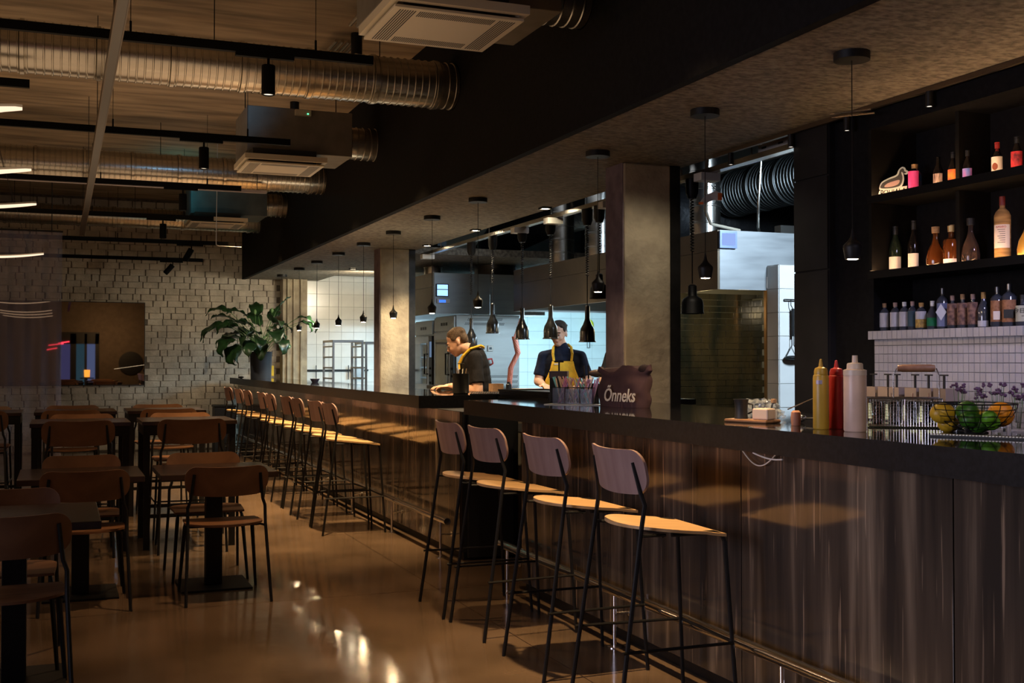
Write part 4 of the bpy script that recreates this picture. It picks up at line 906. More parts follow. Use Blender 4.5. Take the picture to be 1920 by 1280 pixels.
# ============================================================ PEOPLE
def remeshed(mb, name, mt, parent, voxel, smooth_it=5, fac=.5):
    o = mb.build(name, mt); me0 = o.data
    r = o.modifiers.new('r', 'REMESH'); r.mode = 'VOXEL'; r.voxel_size = voxel; r.use_smooth_shade = True
    s = o.modifiers.new('s', 'SMOOTH'); s.factor = fac; s.iterations = smooth_it
    bpy.context.view_layer.update()
    me = bpy.data.meshes.new_from_object(o.evaluated_get(bpy.context.evaluated_depsgraph_get()))
    bpy.data.objects.remove(o); bpy.data.meshes.remove(me0)
    for p in me.polygons: p.use_smooth = True
    me.materials.clear(); me.materials.append(mt)
    q = bpy.data.objects.new(name, me); C.objects.link(q); q.parent = parent; return q
def person(label, loc, rz, J, tee, hairm, beard=False, smile=False, bib=True, look=(0, 0)):
    t = empty('person', loc, rz, label=label, cat='person')
    H = J['head']; HM = T4(H, J.get('pitch', 0), J.get('roll', 0), J.get('hyaw', 0))
    b = MB(); E = lambda c, r, M4=None: b.ell(c, r, 18, 12, M4=M4)
    # head, in head space facing -y
    E((0, .015, .045), (.075, .094, .082), HM); E((0, -.022, -.025), (.064, .070, .088), HM); E((0, -.048, -.092), (.036, .034, .026), HM)
    E((0, -.030, -.070), (.052, .050, .040), HM)
    E((0, -.094, -.018), (.011, .014, .026), HM); E((0, -.106, -.034), (.014, .013, .011), HM)
    E((0, -.078, .022), (.046, .014, .010), HM)
    for s in (-1, 1):
        E((s*.077, .012, -.008), (.010, .019, .031), HM); E((s*.034, -.066, -.036), (.026, .022, .022), HM); E((s*.009, -.098, -.036), (.010, .011, .008), HM)
    E((0, -.088, -.060), (.022, .010, .006), HM); E((0, -.086, -.070), (.019, .010, .007), HM)
    neck0 = Vector(J['chest']) + Vector((0, .005, .13)); nk = HM @ Vector((0, .022, -.06))
    b.cap(neck0, nk, .062, .056)
    hip = Vector(J['hip']); ch = Vector(J['chest'])
    sh = MB()
    for k in range(7):
        u = k/6; c = hip.lerp(ch, u); w = .155+.020*u+ (.0 if u < .5 else .01); dpt = .105+.012*math.sin(u*PI)+.012*u
        for q, ex in ((b, 0), (sh, .014)): q.ell(c, (w+ex, dpt+ex, .13), 20, 12)
    for q, ex in ((b, 0), (sh, .012)):
        q.ell(ch + Vector((0, .01, .075)), (.15+ex, .085+ex, .065+ex), 20, 12)
    for s, S, El, Wr in ((-1, J['sL'], J['eL'], J['wL']), (1, J['sR'], J['eR'], J['wR'])):
        S = Vector(S); El = Vector(El); Wr = Vector(Wr)
        b.cap(ch + Vector((s*.05, 0, .07)), S, .062, .050); b.cap(S, El, .058, .048); b.cap(El, Wr, .048, .028)
        if s < 0: sh.cap(ch + Vector((0, .012, .10)), neck0.lerp(nk, .30), .082, .068)
        sh.cap(ch + Vector((s*.05, 0, .075)), S, .076, .060); d = (El-S); sh.cap(S, S+d*.45, .063, .062); sh.tube([S+d*.40, S+d*.62, S+d*.78], [.062, .066, .067], 16)
        # hand
        hd = Vector(J['hL'] if s < 0 else J['hR']); d = (hd-Wr).normalized(); n = Vector((0, 0, 1)); sd = d.cross(n).normalized(); n = sd.cross(d).normalized()
        pc_ = Wr + d*.05; R = Matrix((sd, d, n)).transposed().to_4x4(); R.translation = pc_
        b.ell((0, 0, 0), (.040, .052, .017), 14, 8, M4=R)
        for f, (o_, l_) in enumerate(((-.030, .062), (-.010, .074), (.011, .070), (.030, .055))):
            p0 = pc_ + sd*o_ + d*.035; p1 = p0 + d*l_*.5 - n*.004; p2 = p1 + d*l_*.42 - n*.022
            b.cap(p0, p1, .0095, .0088); b.cap(p1, p2, .0088, .0078)
        th0 = pc_ - sd*s*.030 - d*.015; th1 = th0 - sd*s*.030 + d*.030; b.cap(th0, th1, .0125, .0105); b.cap(th1, th1+d*.028-n*.01, .0105, .009)
    for s in (-1, 1):
        hj = hip + Vector((s*.09, 0, -.02)); kn_ = Vector((hip.x+s*.10, hip.y-.02, .50)); an = Vector((hip.x+s*.10, hip.y+.02, .09))
        b.cap(hj, kn_, .088, .060); b.cap(kn_, an, .056, .038); b.ell((an.x, an.y-.06, .045), (.045, .125, .045), 14, 8)
    remeshed(b, 'body', M['skin'], t, .0075, 4)
    # trousers
    tr_ = MB(); tr_.ell(hip+Vector((0, 0, -.02)), (.178, .128, .13), 20, 12)
    for s in (-1, 1):
        hj = hip + Vector((s*.09, 0, -.02)); kn_ = Vector((hip.x+s*.10, hip.y-.02, .50)); an = Vector((hip.x+s*.10, hip.y+.02, .10))
        tr_.tube([hj, kn_, an], [.104, .078, .062], 14); 
    remeshed(tr_, 'trousers', M['blackmat'], t, .014, 4)
    for s in (-1, 1): MB().ell((hip.x+s*.10, hip.y-.035, .048), (.054, .145, .05), 16, 8).build('shoe', M['blackmat'], t, smooth=True)
    shirt = remeshed(sh, 't_shirt', tee, t, .0095, 5)
    # hair
    hm = MB(); hm.ell((0, .024, .066), (.080, .093, .070), 20, 14, M4=HM); hm.ell((0, .062, .020), (.071, .052, .066), 20, 12, M4=HM)
    for s in (-1, 1): hm.ell((s*.067, -.004, .048), (.012, .036, .032), 12, 8, M4=HM)
    for k in range(26):
        a = rnd.uniform(-1, 1); c = rnd.uniform(-.9, 1); hm.ell((.060*a, .02+.07*c, .125-.03*a*a-.03*c*c), (.018, .02, .014), 8, 6, M4=HM)
    remeshed(hm, 'hair', hairm, t, .0075, 3)
    for s in (-1, 1):
        e = MB().ell((s*.030, -.0835, .000), (.0135, .009, .0085), 12, 8, M4=HM).build('eye', mat('eye_white', (.6, .56, .5), .3), t, smooth=True)
        MB().ell((s*.030, -.091, -.001), (.006, .003, .006), 10, 6, M4=HM).build('iris', M['blackmat'], e, smooth=True)
        MB().ell((s*.031, -.084, .0065), (.0155, .010, .0045), 12, 6, M4=HM).build('eyelid', M['skin'], t, smooth=True)
        MB().tube([HM @ Vector(p) for p in ((s*.012, -.093, .022), (s*.030, -.092, .027), (s*.050, -.080, .021))], [.004, .0045, .003], 6).build('eyebrow', hairm, t, smooth=True)
    MB().ell((0, -.0965, -.0655), (.0215 if smile else .019, .004, .0045 if smile else .0022), 14, 6, M4=HM).build('mouth', mat('lips', (.30, .09, .07), .45), t, smooth=True)
    if bib:
        ap = MB(); V = []; F = []; n = 14; hh = 10; top = ch + Vector((0, 0, .02)); bot = hip + Vector((0, 0, -.35))
        for i in range(hh+1):
            u = i/hh; c = top.lerp(bot, u); w = .105 + (.09 if u > .30 else .09*(u/.30)**1.5)
            for k in range(n+1):
                v = -1+2*k/n; x = v*w; 
                yd = -.150*math.sqrt(max(.05, 1-(x/.24)**2)) - .006
                V.append((c.x+x, c.y+yd, c.z))
        for i in range(hh):
            for k in range(n): F.append((i*(n+1)+k, i*(n+1)+k+1, (i+1)*(n+1)+k+1, (i+1)*(n+1)+k))
        ao = ap.add(V, F).build('apron', M['apron'], t, smooth=True); ao.modifiers.new('s', 'SOLIDIFY').thickness = .004
        MB().box(ch.x-.085, ch.x-.028, top.y-.158, top.y-.152, top.z-.035, top.z-.022).build('name_print', M['paper'], ao)
        pk = MB().box(hip.x-.16, hip.x+.16, hip.y-.170, hip.y-.158, hip.z-.12, hip.z+.16).build('apron_pocket', M['blackmat'], ao)
        for s in (-1, 1):
            pts = [top+Vector((s*.085, -.142, 0)), ch+Vector((s*.095, -.110, .09)), ch+Vector((s*.088, -.045, .155)), ch+Vector((s*.060, .05, .185)), ch+Vector((0, .075, .17))]
            st_ = MB()
            for a, c_ in zip(pts[:-1], pts[1:]): st_.tube([a, a.lerp(c_, .5), c_], .0135, 6)
            st_.build('apron_strap', M['apron'], t, smooth=True)
    return t
p1 = person('man in a black T-shirt with yellow apron strap, head bent down over the bar', (3.50, 9.75, 0), math.radians(-111.7),
    dict(head=(.0, -.150, 1.590), pitch=.46, hip=(0, .05, .98), chest=(0, .015, 1.375), sL=(-.165, .0, 1.45), eL=(-.20, -.02, 1.20), wL=(-.10, -.25, 1.185), hL=(-.06, -.36, 1.185),
         sR=(.170, .020, 1.45), eR=(.225, .045, 1.155), wR=(.12, -.20, 1.195), hR=(.06, -.31, 1.185)), M['tee'], M['hair'])
p2 = person('cook in a navy T-shirt and mustard yellow bib apron behind the heat lamps', (4.63, 10.30, 0), math.radians(-22),
    dict(head=(-.035, -.02, 1.690), pitch=.16, hyaw=-.35, hip=(0, .02, 1.0), chest=(0, 0, 1.40), sL=(-.180, 0, 1.465), eL=(-.235, -.03, 1.22), wL=(-.19, -.27, 1.19), hL=(-.16, -.38, 1.18),
         sR=(.180, 0, 1.465), eR=(.255, -.02, 1.22), wR=(.17, -.27, 1.19), hR=(.12, -.38, 1.18)), M['tee2'], M['hair2'], smile=True)
tt = MB()
p3 = person('cook almost hidden behind the near pillar, only a sleeve and elbow show', (4.95, 9.45, 0), math.radians(-10),
    dict(head=(0, -.02, 1.70), pitch=.3, hyaw=.2, hip=(0, .02, 1.0), chest=(0, 0, 1.38), sL=(-.19, 0, 1.47), eL=(-.27, -.03, 1.23), wL=(-.15, -.27, 1.16), hL=(-.08, -.36, 1.16),
         sR=(.19, 0, 1.47), eR=(.26, -.02, 1.23), wR=(.15, -.27, 1.16), hR=(.08, -.36, 1.16)), M['tee'], M['hair2'])
# ============================================================ THINGS ON THE COUNTERS
ZT = 1.1565
def squeeze(x, y, r, h, col, label, coned=True, cap=None):
    t = empty('squeeze_bottle', (x, y, ZT), label=label, cat='squeeze bottle', group='squeeze bottles on the near counter')
    m = mat('sauce_plastic', col, .38, var=.08, scale=12)
    hb = h*.78
    MB().lathe([(.001, 0), (r*.94, 0), (r, .006), (r, hb*.93), (r*.93, hb*.985), (r*.80, hb)], seg=28).build('bottle_body', m, t, smooth=True)
    mc = mat('cap_plastic', cap or col, .4)
    if coned: MB().lathe([(r*.86, hb), (r*.86, hb+.012), (r*.74, hb+.024), (r*.40, hb+.028), (r*.30, hb+.03), (r*.15, h-.002), (.001, h)], seg=24).build('nozzle_cap', mc, t, smooth=True)
    else: MB().lathe([(r*1.02, hb-.012), (r*1.02, hb+.008), (r*.72, hb+.012), (r*.70, hb+.030), (r*.62, hb+.034), (r*.26, hb+.036), (r*.24, h), (.001, h)], seg=24).build('nozzle_cap', mc, t, smooth=True)
    return t
sq = squeeze(2.748, 3.665, .0305, .272, (.42, .26, .03), 'mustard yellow squeeze bottle on the near counter')
MB().box(-.031, -.014, -.027, -.012, .175, .190).build('sticker', mat('lilac_sticker', (.45, .45, .75), .5), sq)
squeeze(2.830, 3.677, .0305, .268, (.50, .03, .035), 'red ketchup squeeze bottle between the two others')
squeeze(2.775, 3.495, .042, .285, (.62, .44, .36), 'large pinkish white squeeze bottle', False, (.62, .50, .42))
sh_ = MB().lathe([(.001, 0), (.018, 0), (.021, .03), (.019, .055), (.012, .062), (.001, .06)], (2.80, 3.90, ZT), 14).build('salt_shaker', mat('terracotta', (.45, .2, .11), .6), smooth=True)
tag(sh_, 'small terracotta coloured shaker left of the mustard bottle', 'shaker')
# wire basket with glasses
wk = empty('wire_basket', (3.0, 3.70, ZT), math.atan2(-.165, .21), label='chrome wire basket full of glass tumblers, wooden handle grip', cat='basket')
BW, BD, BH = .28, .17, .115
wire = M['chrome']
def rect(z, r, k=0): return [(k, k, z), (BW-k, k, z), (BW-k, BD-k, z), (k, BD-k, z)]
f_ = MB().tube(rect(BH, 0), .0032, 6, closed=True).tube(rect(.006, 0, .005), .0026, 6, closed=True)
for p in ((0, 0), (BW, 0), (BW, BD), (0, BD), (BW/2, 0), (BW/2, BD)): f_.tube([(p[0], p[1], .004), (p[0], p[1], BH)], .0022, 6)
f_.build('rim_frame', wire, wk, smooth=True)
g_ = MB()
for k in range(1, 26): x = BW*k/26; g_.tube([(x, 0, BH), (x, 0, .006), (x, BD, .006), (x, BD, BH)], .0008, 4)
for k in range(1, 16): y = BD*k/16; g_.tube([(0, y, BH), (0, y, .006), (BW, y, .006), (BW, y, BH)], .0008, 4)
for k in range(1, 10): z = BH*k/10; g_.tube(rect(z, 0), .0008, 4, closed=True)
tag(g_.build('wire_mesh', wire, wk), kind='stuff')
for k, (xx) in enumerate((.06, .20)): MB().tube([(xx-.03, -.002, BH+.022), (xx-.03, 0, BH), (xx, 0, BH-.0), (xx+.03, 0, BH), (xx+.03, -.002, BH+.022)], .0018, 6).build('hook', wire, wk, smooth=True)
MB().tube([(BW*.36, BD/2, .01), (BW*.36, BD/2, .205), (BW*.40, BD/2, .235)], .0026, 6).tube([(BW*.98, BD/2, .01), (BW*.98, BD/2, .205), (BW*.94, BD/2, .235)], .0026, 6).build('handle_wire', wire, wk, smooth=True)
MB().lathe([(.001, 0), (.012, .002), (.0155, .02), (.0155, BW*.52-.02), (.012, BW*.52-.002), (.001, BW*.52)], M4=T4((BW*.41, BD/2, .235), 0, PI/2), seg=18).build('wooden_grip', mat('turned_wood', (.22, .10, .05), .5, var=.2, scale=30), wk, smooth=True)
wk_glass = []
def tumbler(x, y, z, label, r=.028, h=.09, group='glass tumblers in the wire basket', mt=None):
    t = MB().lathe([(.001, 0), (r*.85, 0), (r*.9, .003), (r, h), (r-.0018, h), (r*.9-.002, .008), (.001, .008)], (0, 0, 0), 20).build('tumbler', mt or M['glass'], smooth=True, loc=(x, y, z)); tag(t, label, 'glass', group); return t
Rb = Matrix.Translation(wk.location) @ Matrix.Rotation(wk.rotation_euler.z, 4, 'Z')
for i in range(4):
    for j in range(2):
        p = Rb @ Vector((.042+i*.065, .045+j*.078, .010)); tumbler(p.x, p.y, p.z, 'clear glass tumbler inside the chrome wire basket, ' + ['leftmost', 'second from the left', 'third from the left', 'rightmost'][i] + (' of the front row' if j == 0 else ' of the back row'))
# row of beige caddies with black T pegs behind the basket
ty = [4.215, 4.125, 4.06, 3.95, 3.86, 3.775]
hgt = [1, 1, 1, 1, 1, 1]
shelf = empty('tub_rack', (3.40, 3.70, ZT), label='low black rack holding the beige tubs behind the wire basket', cat='rack')
MB().box(0, .13, .0, .60, 0, .085).build('rack_body', M['blackmat'], shelf); MB().box(-.006, -.001, .02, .58, .006, .074).build('added_glow_strip', glow('basket_fill_glow', (.80, .76, .42), .55), shelf); MB().box(-.004, .134, -.004, .604, .085, .093).build('rack_top', M['blackmetal'], shelf)  # glowing strip added to brighten the basket from behind
for i, y in enumerate(ty):
    pos = ['leftmost', 'second from the left', 'third from the left', 'third from the right', 'second from the right', 'rightmost'][i]
    t = empty('garnish_tub', (3.465, y, ZT+.093), label='small beige tub in the row under the mosaic tiles, ' + pos, cat='tub', group='beige tubs behind the basket')
    MB().box(-.036, .036, -.036, .036, 0, .003).box(-.036, -.033, -.036, .036, 0, .055).box(.033, .036, -.036, .036, 0, .055).box(-.033, .033, -.036, -.033, 0, .055).box(-.033, .033, .033, .036, 0, .055).build('tub', mat('beige_tub', (.24, .18, .14), .7), t)
    pk = empty('t_handle_spoon', (3.455+.006*(i % 2), y+.006, ZT+.096), label='black T-handled scoop standing in the ' + pos + ' beige tub', cat='scoop', group='black T-handled scoops')
    MB().box(-.0035, .0035, -.004, .004, 0, .105).build('shaft', M['blackmat'], pk); MB().box(-.006, .006, -.019, .019, .105, .111).build('cross_handle', M['blackmat'], pk)
# fruit bowl
fbw = empty('wire_fruit_bowl', (3.135, 3.275, ZT), math.radians(-20), label='black wire bowl of citrus fruit on the near counter', cat='bowl')
m = MB(); R0 = .150; Hb = .118
def bz(r): return .004+Hb*(1-math.sqrt(max(0, 1-(r/R0)**2*.985)))
for k, rr in enumerate((.05, .086, .112, .131, .144, .150)): m.tube([(rr*math.cos(a*PI/18), rr*math.sin(a*PI/18), bz(rr)) for a in range(36)], .0016 if k < 5 else .0024, 5, closed=True)
for k in range(14):
    a = k*2*PI/14; m.tube([(r*math.cos(a), r*math.sin(a), bz(r)) for r in (.05, .075, .098, .118, .133, .143, .148, .150)], .0016, 5)
m.tube([(.05*math.cos(a*PI/12), .05*math.sin(a*PI/12), .0016) for a in range(24)], .0018, 5, closed=True).build('wire_frame', M['blackmetal'], fbw)
def fruit(x, y, z, r, kind, label):
    col = {'orange': (.85, .30, .01), 'lemon': (.55, .33, .02), 'lime': (.03, .12, .008), 'lime2': (.12, .34, .02)}[kind]
    t = empty('orange' if kind == 'orange' else kind.replace('2', ''), (x, y, z), label=label, cat='fruit', group='citrus fruit in the wire bowl')
    sx = 1.25 if kind == 'lemon' else 1.08 if kind[:4] == 'lime' else 1
    MB().ell((0, 0, 0), (r*sx, r, r*.97), 22, 16).build('peel', mat('peel', col, .42, var=.12, scale=30, bump=.06, bscale=300), t, smooth=True)
    MB().lathe([(.001, r*.955), (.004, r*.965), (.003, r*.985), (.001, r*.99)], seg=8).build('stalk_end', M['stem'], t)
z = ZT
fruit(3.215, 3.225, z+.068, .047, 'orange', 'bright orange at the right of the wire bowl')
fruit(3.045, 3.335, z+.070, .040, 'lemon', 'yellow lemon at the left of the wire bowl')
fruit(3.085, 3.350, z+.030, .034, 'lemon', 'lower lemon under the first one')
fruit(3.105, 3.275, z+.078, .040, 'lime', 'largest dark green lime, on top near the middle of the bowl')
fruit(3.13, 3.245, z+.034, .036, 'lime', 'dark green lime at the bottom of the bowl')
fruit(3.085, 3.245, z+.050, .034, 'lime', 'dark green lime behind the left wires of the bowl')
fruit(3.16, 3.215, z+.040, .030, 'lime2', 'small bright green lime beside the orange')
fruit(3.135, 3.20, z+.058, .028, 'lime2', 'small bright green lime above the other small lime')
fruit(3.19, 3.29, z+.045, .038, 'lemon', 'yellow lemon half hidden behind the orange')
for i, (x, y) in enumerate(((3.32, 3.55), (3.34, 3.46), (3.36, 3.38), (3.37, 3.29))):
    t = empty('flower_glass', (x, y, ZT), label='glass of small purple flowers behind the fruit bowl, ' + ['leftmost', 'second from the left', 'third from the left', 'rightmost'][i], cat='flowers', group='glasses of purple flowers')
    MB().lathe([(.001, 0), (.028, 0), (.032, .09), (.030, .09), (.026, .006), (.001, .006)], seg=18).build('glass', M['glass'], t, smooth=True)
    fs = MB(); fl_ = MB()
    for k in range(9):
        a = rnd.uniform(0, 6.28); d = rnd.uniform(.01, .035); h = rnd.uniform(.12, .175); p = (d*math.cos(a), d*math.sin(a), h)
        fs.tube([(p[0]*.3, p[1]*.3, .01), (p[0]*.8, p[1]*.8, h*.7), p], .0010, 4)
        for q in range(4): fl_.ell((p[0]+rnd.uniform(-.008, .008), p[1]+rnd.uniform(-.008, .008), p[2]+rnd.uniform(-.006, .008)), (.006, .006, .005), 6, 4)
    fs.build('stalks', M['stem'], t); tag(fl_.build('petals', mat('purple_petals', (.09, .04, .085), .8), t), kind='stuff')
bm_ = empty('bar_mat', (2.93, 3.02, ZT), math.radians(-58), label='black bar mat with a pale ribbed edge in front of the fruit bowl', cat='bar mat')
MB().box(-.18, .30, 0, .10, 0, .006).build('mat_base', M['blackmat'], bm_)
m = MB()
for k in range(44): m.box(-.175+k*.0108, -.175+k*.0108+.006, .0, .012, .006, .0095)
tag(m.build('ribs', M['white'], bm_), kind='stuff')
# board with pot, block, bottle
bd = empty('serving_board', (2.77, 4.19, ZT), math.radians(-70), label='round-cornered wooden serving board with a black jug and pale block on it', cat='board')
MB().box(-.10, .12, -.05, .06, 0, .014).build('board', mat('oiled_board', (.26, .13, .06), .45, var=.3, scale=6, stretch=(1, 8, 1)), bd, bevel=.005)
MB().box(-.095, .115, -.045, .055, -.0, .0005).build('felt_base', M['blackmat'], bd)
jg = empty('black_jug', (2.757, 4.235, ZT+.0145), label='small black flared jug on the wooden serving board', cat='jug')
MB().lathe([(.001, 0), (.030, 0), (.028, .01), (.0265, .04), (.031, .078), (.034, .084), (.031, .084), (.024, .04), (.024, .006), (.001, .006)], seg=26).build('jug_body', M['blackmat'], jg, smooth=True)
MB().tube([(.027, -.01, .065), (.045, -.02, .06), (.044, -.02, .03), (.027, -.01, .02)], .004, 6).build('handle', M['blackmat'], jg, smooth=True)
cnd = MB().box(-.035, .045, -.03, .03, 0, .048).build('pale_block', mat('frosted_block', (.72, .56, .46), .4), bevel=.006, loc=(2.790, 4.12, ZT+.0145), rotz=math.radians(-70)); tag(cnd, 'pale pinkish square block beside the black jug', 'block')
cbt = empty('corked_bottle', (2.90, 4.20, ZT), label='small glass bottle with a cork and printed label behind the pale block', cat='bottle')
MB().lathe([(.001, 0), (.014, 0), (.014, .062), (.010, .072), (.0105, .082), (.001, .082)], seg=18).build('glass_body', M['glass'], cbt, smooth=True); MB().lathe([(.001, .078), (.0125, .082), (.013, .098), (.001, .098)], seg=14).build('cork', M['cork'], cbt, smooth=True)
MB().lathe([(.0143, .010), (.0143, .055)], seg=18).build('label_band', M['white'], cbt, smooth=True)
st3 = empty('bar_strainer', (2.95, 4.12, ZT), label='chrome strainer with a long handle pointing up to the right', cat='strainer')
MB().ell((0, -.03, .020), (.034, .034, .020), 20, 12).build('bowl', M['chrome'], st3, smooth=True); MB().tube([(-.02, .02, .055), (.05, -.07, .105)], .003, 6).build('handle', M['chrome'], st3, smooth=True); MB().tube([(.02, -.05, .018), (.05, -.11, .020)], .005, 8).build('grip', M['blackmat'], st3, smooth=True)
wr = MB(); V = []; F = []
rr_ = random.Random(3); NU, NV = 34, 12
for i in range(NU+1):
    for j in range(NV+1):
        u = i/NU*2*PI; v = j/NV
        r = .075*(1-.45*v*v)*(1+.22*rr_.uniform(-1, 1)); V.append((r*math.cos(u)*1.35, r*math.sin(u), .09*v+.008*rr_.uniform(-1, 1) if 0 < j else .0))
for i in range(NU):
    for j in range(NV): a = i*(NV+1)+j; F.append((a, a+NV+1, a+NV+2, a+1))
o = wr.add(V, F).build('plastic_wrap', mat('clear_film', (.45, .5, .52), .1, spec=1, alpha=.35), smooth=True, loc=(2.98, 4.42, ZT), rotz=-1.1); tag(o, 'crumpled clear plastic wrap behind the black jug', 'wrap')
# cloth bag
bag = empty('cloth_bag', (3.03, 5.86, ZT), math.radians(-75), label='dark maroon cloth bag with white script lettering, standing by the near pillar', cat='bag')
V = []; F = []; NU, NV = 40, 18
def hw(v): return .185+.015*math.sin(v*2.5)+(.03 if v > .85 else 0)
for j in range(NV+1):
    v = j/NV
    for i in range(NU):
        a = 2*PI*i/NU; x = hw(v)*math.copysign(abs(math.cos(a))**.6, math.cos(a)); y = (.060*(1-v**3*.85)+.006)*math.copysign(abs(math.sin(a))**.8, math.sin(a))
        zz = .225*v + (v**6)*(.018*math.sin(x*26+1)+.012*math.sin(x*9))
        n_ = noise.noise(Vector((x*11, y*9, v*3.5)))*.016*min(1, v*3+.2)
        V.append((x+n_*.4, y+n_*(1 if abs(y) > .01 else .3), zz))
for j in range(NV):
    for i in range(NU): F.append((j*NU+i, j*NU+(i+1) % NU, (j+1)*NU+(i+1) % NU, (j+1)*NU+i))
F.append(tuple(range(NU))[::-1]); F.append(tuple(NV*NU+i for i in range(NU)))
MB().add(V, F).build('bag_body', mat('maroon_canvas', (.085, .042, .047), .85, var=.25, scale=5, bump=.3), bag, smooth=True)
MB().ell((.165, .0, .215), (.045, .03, .030), 14, 8).build('folded_corner', mat('dark_fold', (.03, .016, .018), .9), bag, smooth=True)
text('\u00d5nneks', .105, mat('bag_print', (.95, .88, .76), .7), T4((.035, -.079, .066), PI/2, 0, 0), 'lettering', bag, .0012, .25, 'CENTER', .80, .0012)
# straw caddy
cd = empty('straw_caddy', (2.91, 6.28, ZT+.006), math.radians(-48), label='black napkin and straw caddy on the white tray', cat='caddy')
tryy = MB().box(-.17, .19, -.075, .075, 0, .004).build('tray_plate', M['white']); tryy.location = (2.90, 6.27, ZT); tryy.rotation_euler = (0, 0, math.radians(-48)); tryy.name = 'white_tray'; tag(tryy, 'thin white tray under the straw caddy', 'tray')
m = MB()
for a, b in ((-.13, -.052), (-.045, .045), (.052, .13)):
    m = MB().box(a, b, -.05, -.047, 0, .10 if a < -.1 else .09).box(a, b, .047, .05, 0, .10).box(a, a+.003, -.047, .047, 0, .1).box(b-.003, b, -.047, .047, 0, .1).box(a, b, -.047, .047, 0, .003); m.build('compartment', mat('smoked_acrylic', (.03, .025, .03), .15, alpha=.35), cd)
MB().tube([(-.14, -.055, .098), (.14, -.055, .098), (.14, .055, .098), (-.14, .055, .098)], .0025, 6, closed=True).build('rim_wire', M['blackmetal'], cd)
cols = [(.9, .72, .5), (.9, .40, .68), (.95, .55, .4), (.75, .5, .9), (.3, .85, .85), (.95, .9, .85)]
for k in range(38):
    x0 = rnd.uniform(-.11, .12); s = 1 if k % 2 else -1; y0 = rnd.uniform(-.04, .04)
    x1 = max(-.15, min(.16, x0+s*rnd.uniform(.03, .075)))
    sm = MB().tube([(x0, y0, .004), (x1, y0+rnd.uniform(-.01, .01), rnd.uniform(.145, .165))], 0.0046, 6)
    o = sm.build('paper_straw', mat('straw', cols[k % 6], .6)); o.parent = None
    o.matrix_world = cd.matrix_basis.copy(); tag(o, ['tan', 'pink', 'salmon', 'violet', 'turquoise', 'white'][k % 6] + ' paper straw in the ' + ('left' if x0 < -.04 else 'middle' if x0 < .05 else 'right') + ' part of the black caddy, leaning ' + ('left' if s < 0 else 'right'), 'straw', 'coloured straws in the caddy')
tb1 = empty('dark_bin', (2.99, 6.70, ZT), math.radians(-30), label='dark square tub with a black T-handled scoop behind the straw caddy', cat='tub')
MB().box(-.055, .055, -.055, .055, 0, .17).build('tub_body', M['blackmat'], tb1, bevel=.004)
MB().box(-.058, .058, -.058, .058, .155, .20).build('paper_collar', mat('mauve_paper', (.13, .10, .12), .7), tb1)
MB().box(-.005, .005, -.005, .005, .20, .26).box(-.03, .03, -.006, .006, .255, .267).build('scoop_handle', M['blackmat'], tb1)
tb2 = empty('brown_scoop_set', (3.18, 6.62, ZT), math.radians(-30), label='brown scoops standing in a dark pot left of the near pillar', cat='scoops')
MB().lathe([(.001, 0), (.05, 0), (.052, .12), (.048, .12), (.046, .01), (.001, .01)], seg=20).build('pot', M['blackmat'], tb2, smooth=True)
for dx in (-.03, -.012): MB().tube([(dx, 0, .01), (dx*1.6, 0, .235)], .006, 6).build('handle', M['blackmat'], tb2)
MB().ell((.045, 0, .185), (.062, .02, .026), 16, 8).build('scoop', mat('brown_scoop', (.11, .07, .05), .4), tb2, smooth=True)
# utensil pot, wave tray, wooden box, stack of trays
up_ = empty('utensil_pot', (3.0, 8.66, ZT), label='black pot of straws and a T-handled scoop at the corner of the far bar', cat='pot')
MB().lathe([(.001, 0), (.058, 0), (.066, .008), (.067, .158), (.0695, .165), (.064, .165), (.062, .012), (.001, .012)], seg=30).build('pot_body', M['blackmat'], up_, smooth=True)
MB().tube([(0, 0, .02), (.0, .0, .245)], .004, 6).tube([(-.028, 0, .243), (.028, 0, .243)], .004, 6).build('t_scoop', M['blackmetal'], up_)
for k in range(12):
    a = rnd.uniform(0, 6.28); MB().tube([(.02*math.cos(a), .02*math.sin(a), .015), (.048*math.cos(a), .048*math.sin(a), rnd.uniform(.19, .215))], .0038, 6).build('straw', [M['blackmat'], mat('kraft_straw', (.5, .36, .25), .7), M['white']][k % 3], up_)
wt = empty('ridged_tray', (3.09, 8.52, ZT), math.radians(-20), label='shiny ridged metal tray beside the black utensil pot', cat='tray')
MB().box(-.06, .19, -.06, .06, 0, .006).build('tray_base', M['blackmetal'], wt)
m = MB()
for k in range(13): x = -.05+k*.018; m = MB().extr([(x, 0), (x+.012, .016), (x+.016, .016), (x+.006, 0)], .11, M4=Matrix.Translation((0, .055, .006)) @ Matrix.Rotation(PI/2, 4, 'X')); m.build('ridge', M['chrome'], wt)
wx = empty('wooden_box', (3.46, 9.2, 1.156), label='small light wooden box with compartments behind the ridged tray', cat='box')
wbm = mat('light_wood', (.45, .28, .17), .6, var=.2, scale=20)
MB().box(-.0, .10, -.05, .05, 0, .004).box(0, .10, -.05, -.045, 0, .07).box(0, .10, .045, .05, 0, .07).box(0, .005, -.045, .045, 0, .07).box(.095, .10, -.045, .045, 0, .07).build('box_sides', wbm, wx); MB().box(.05, .055, -.045, .045, .004, .068).build('divider', M['white'], wx)
wxs = MB().box(3.215, 3.70, 8.80, 9.30, 1.08, 1.1555).build('side_shelf', M['steel_dark']); tag(wxs, 'dark side shelf carrying the small wooden box behind the far bar', 'shelf')
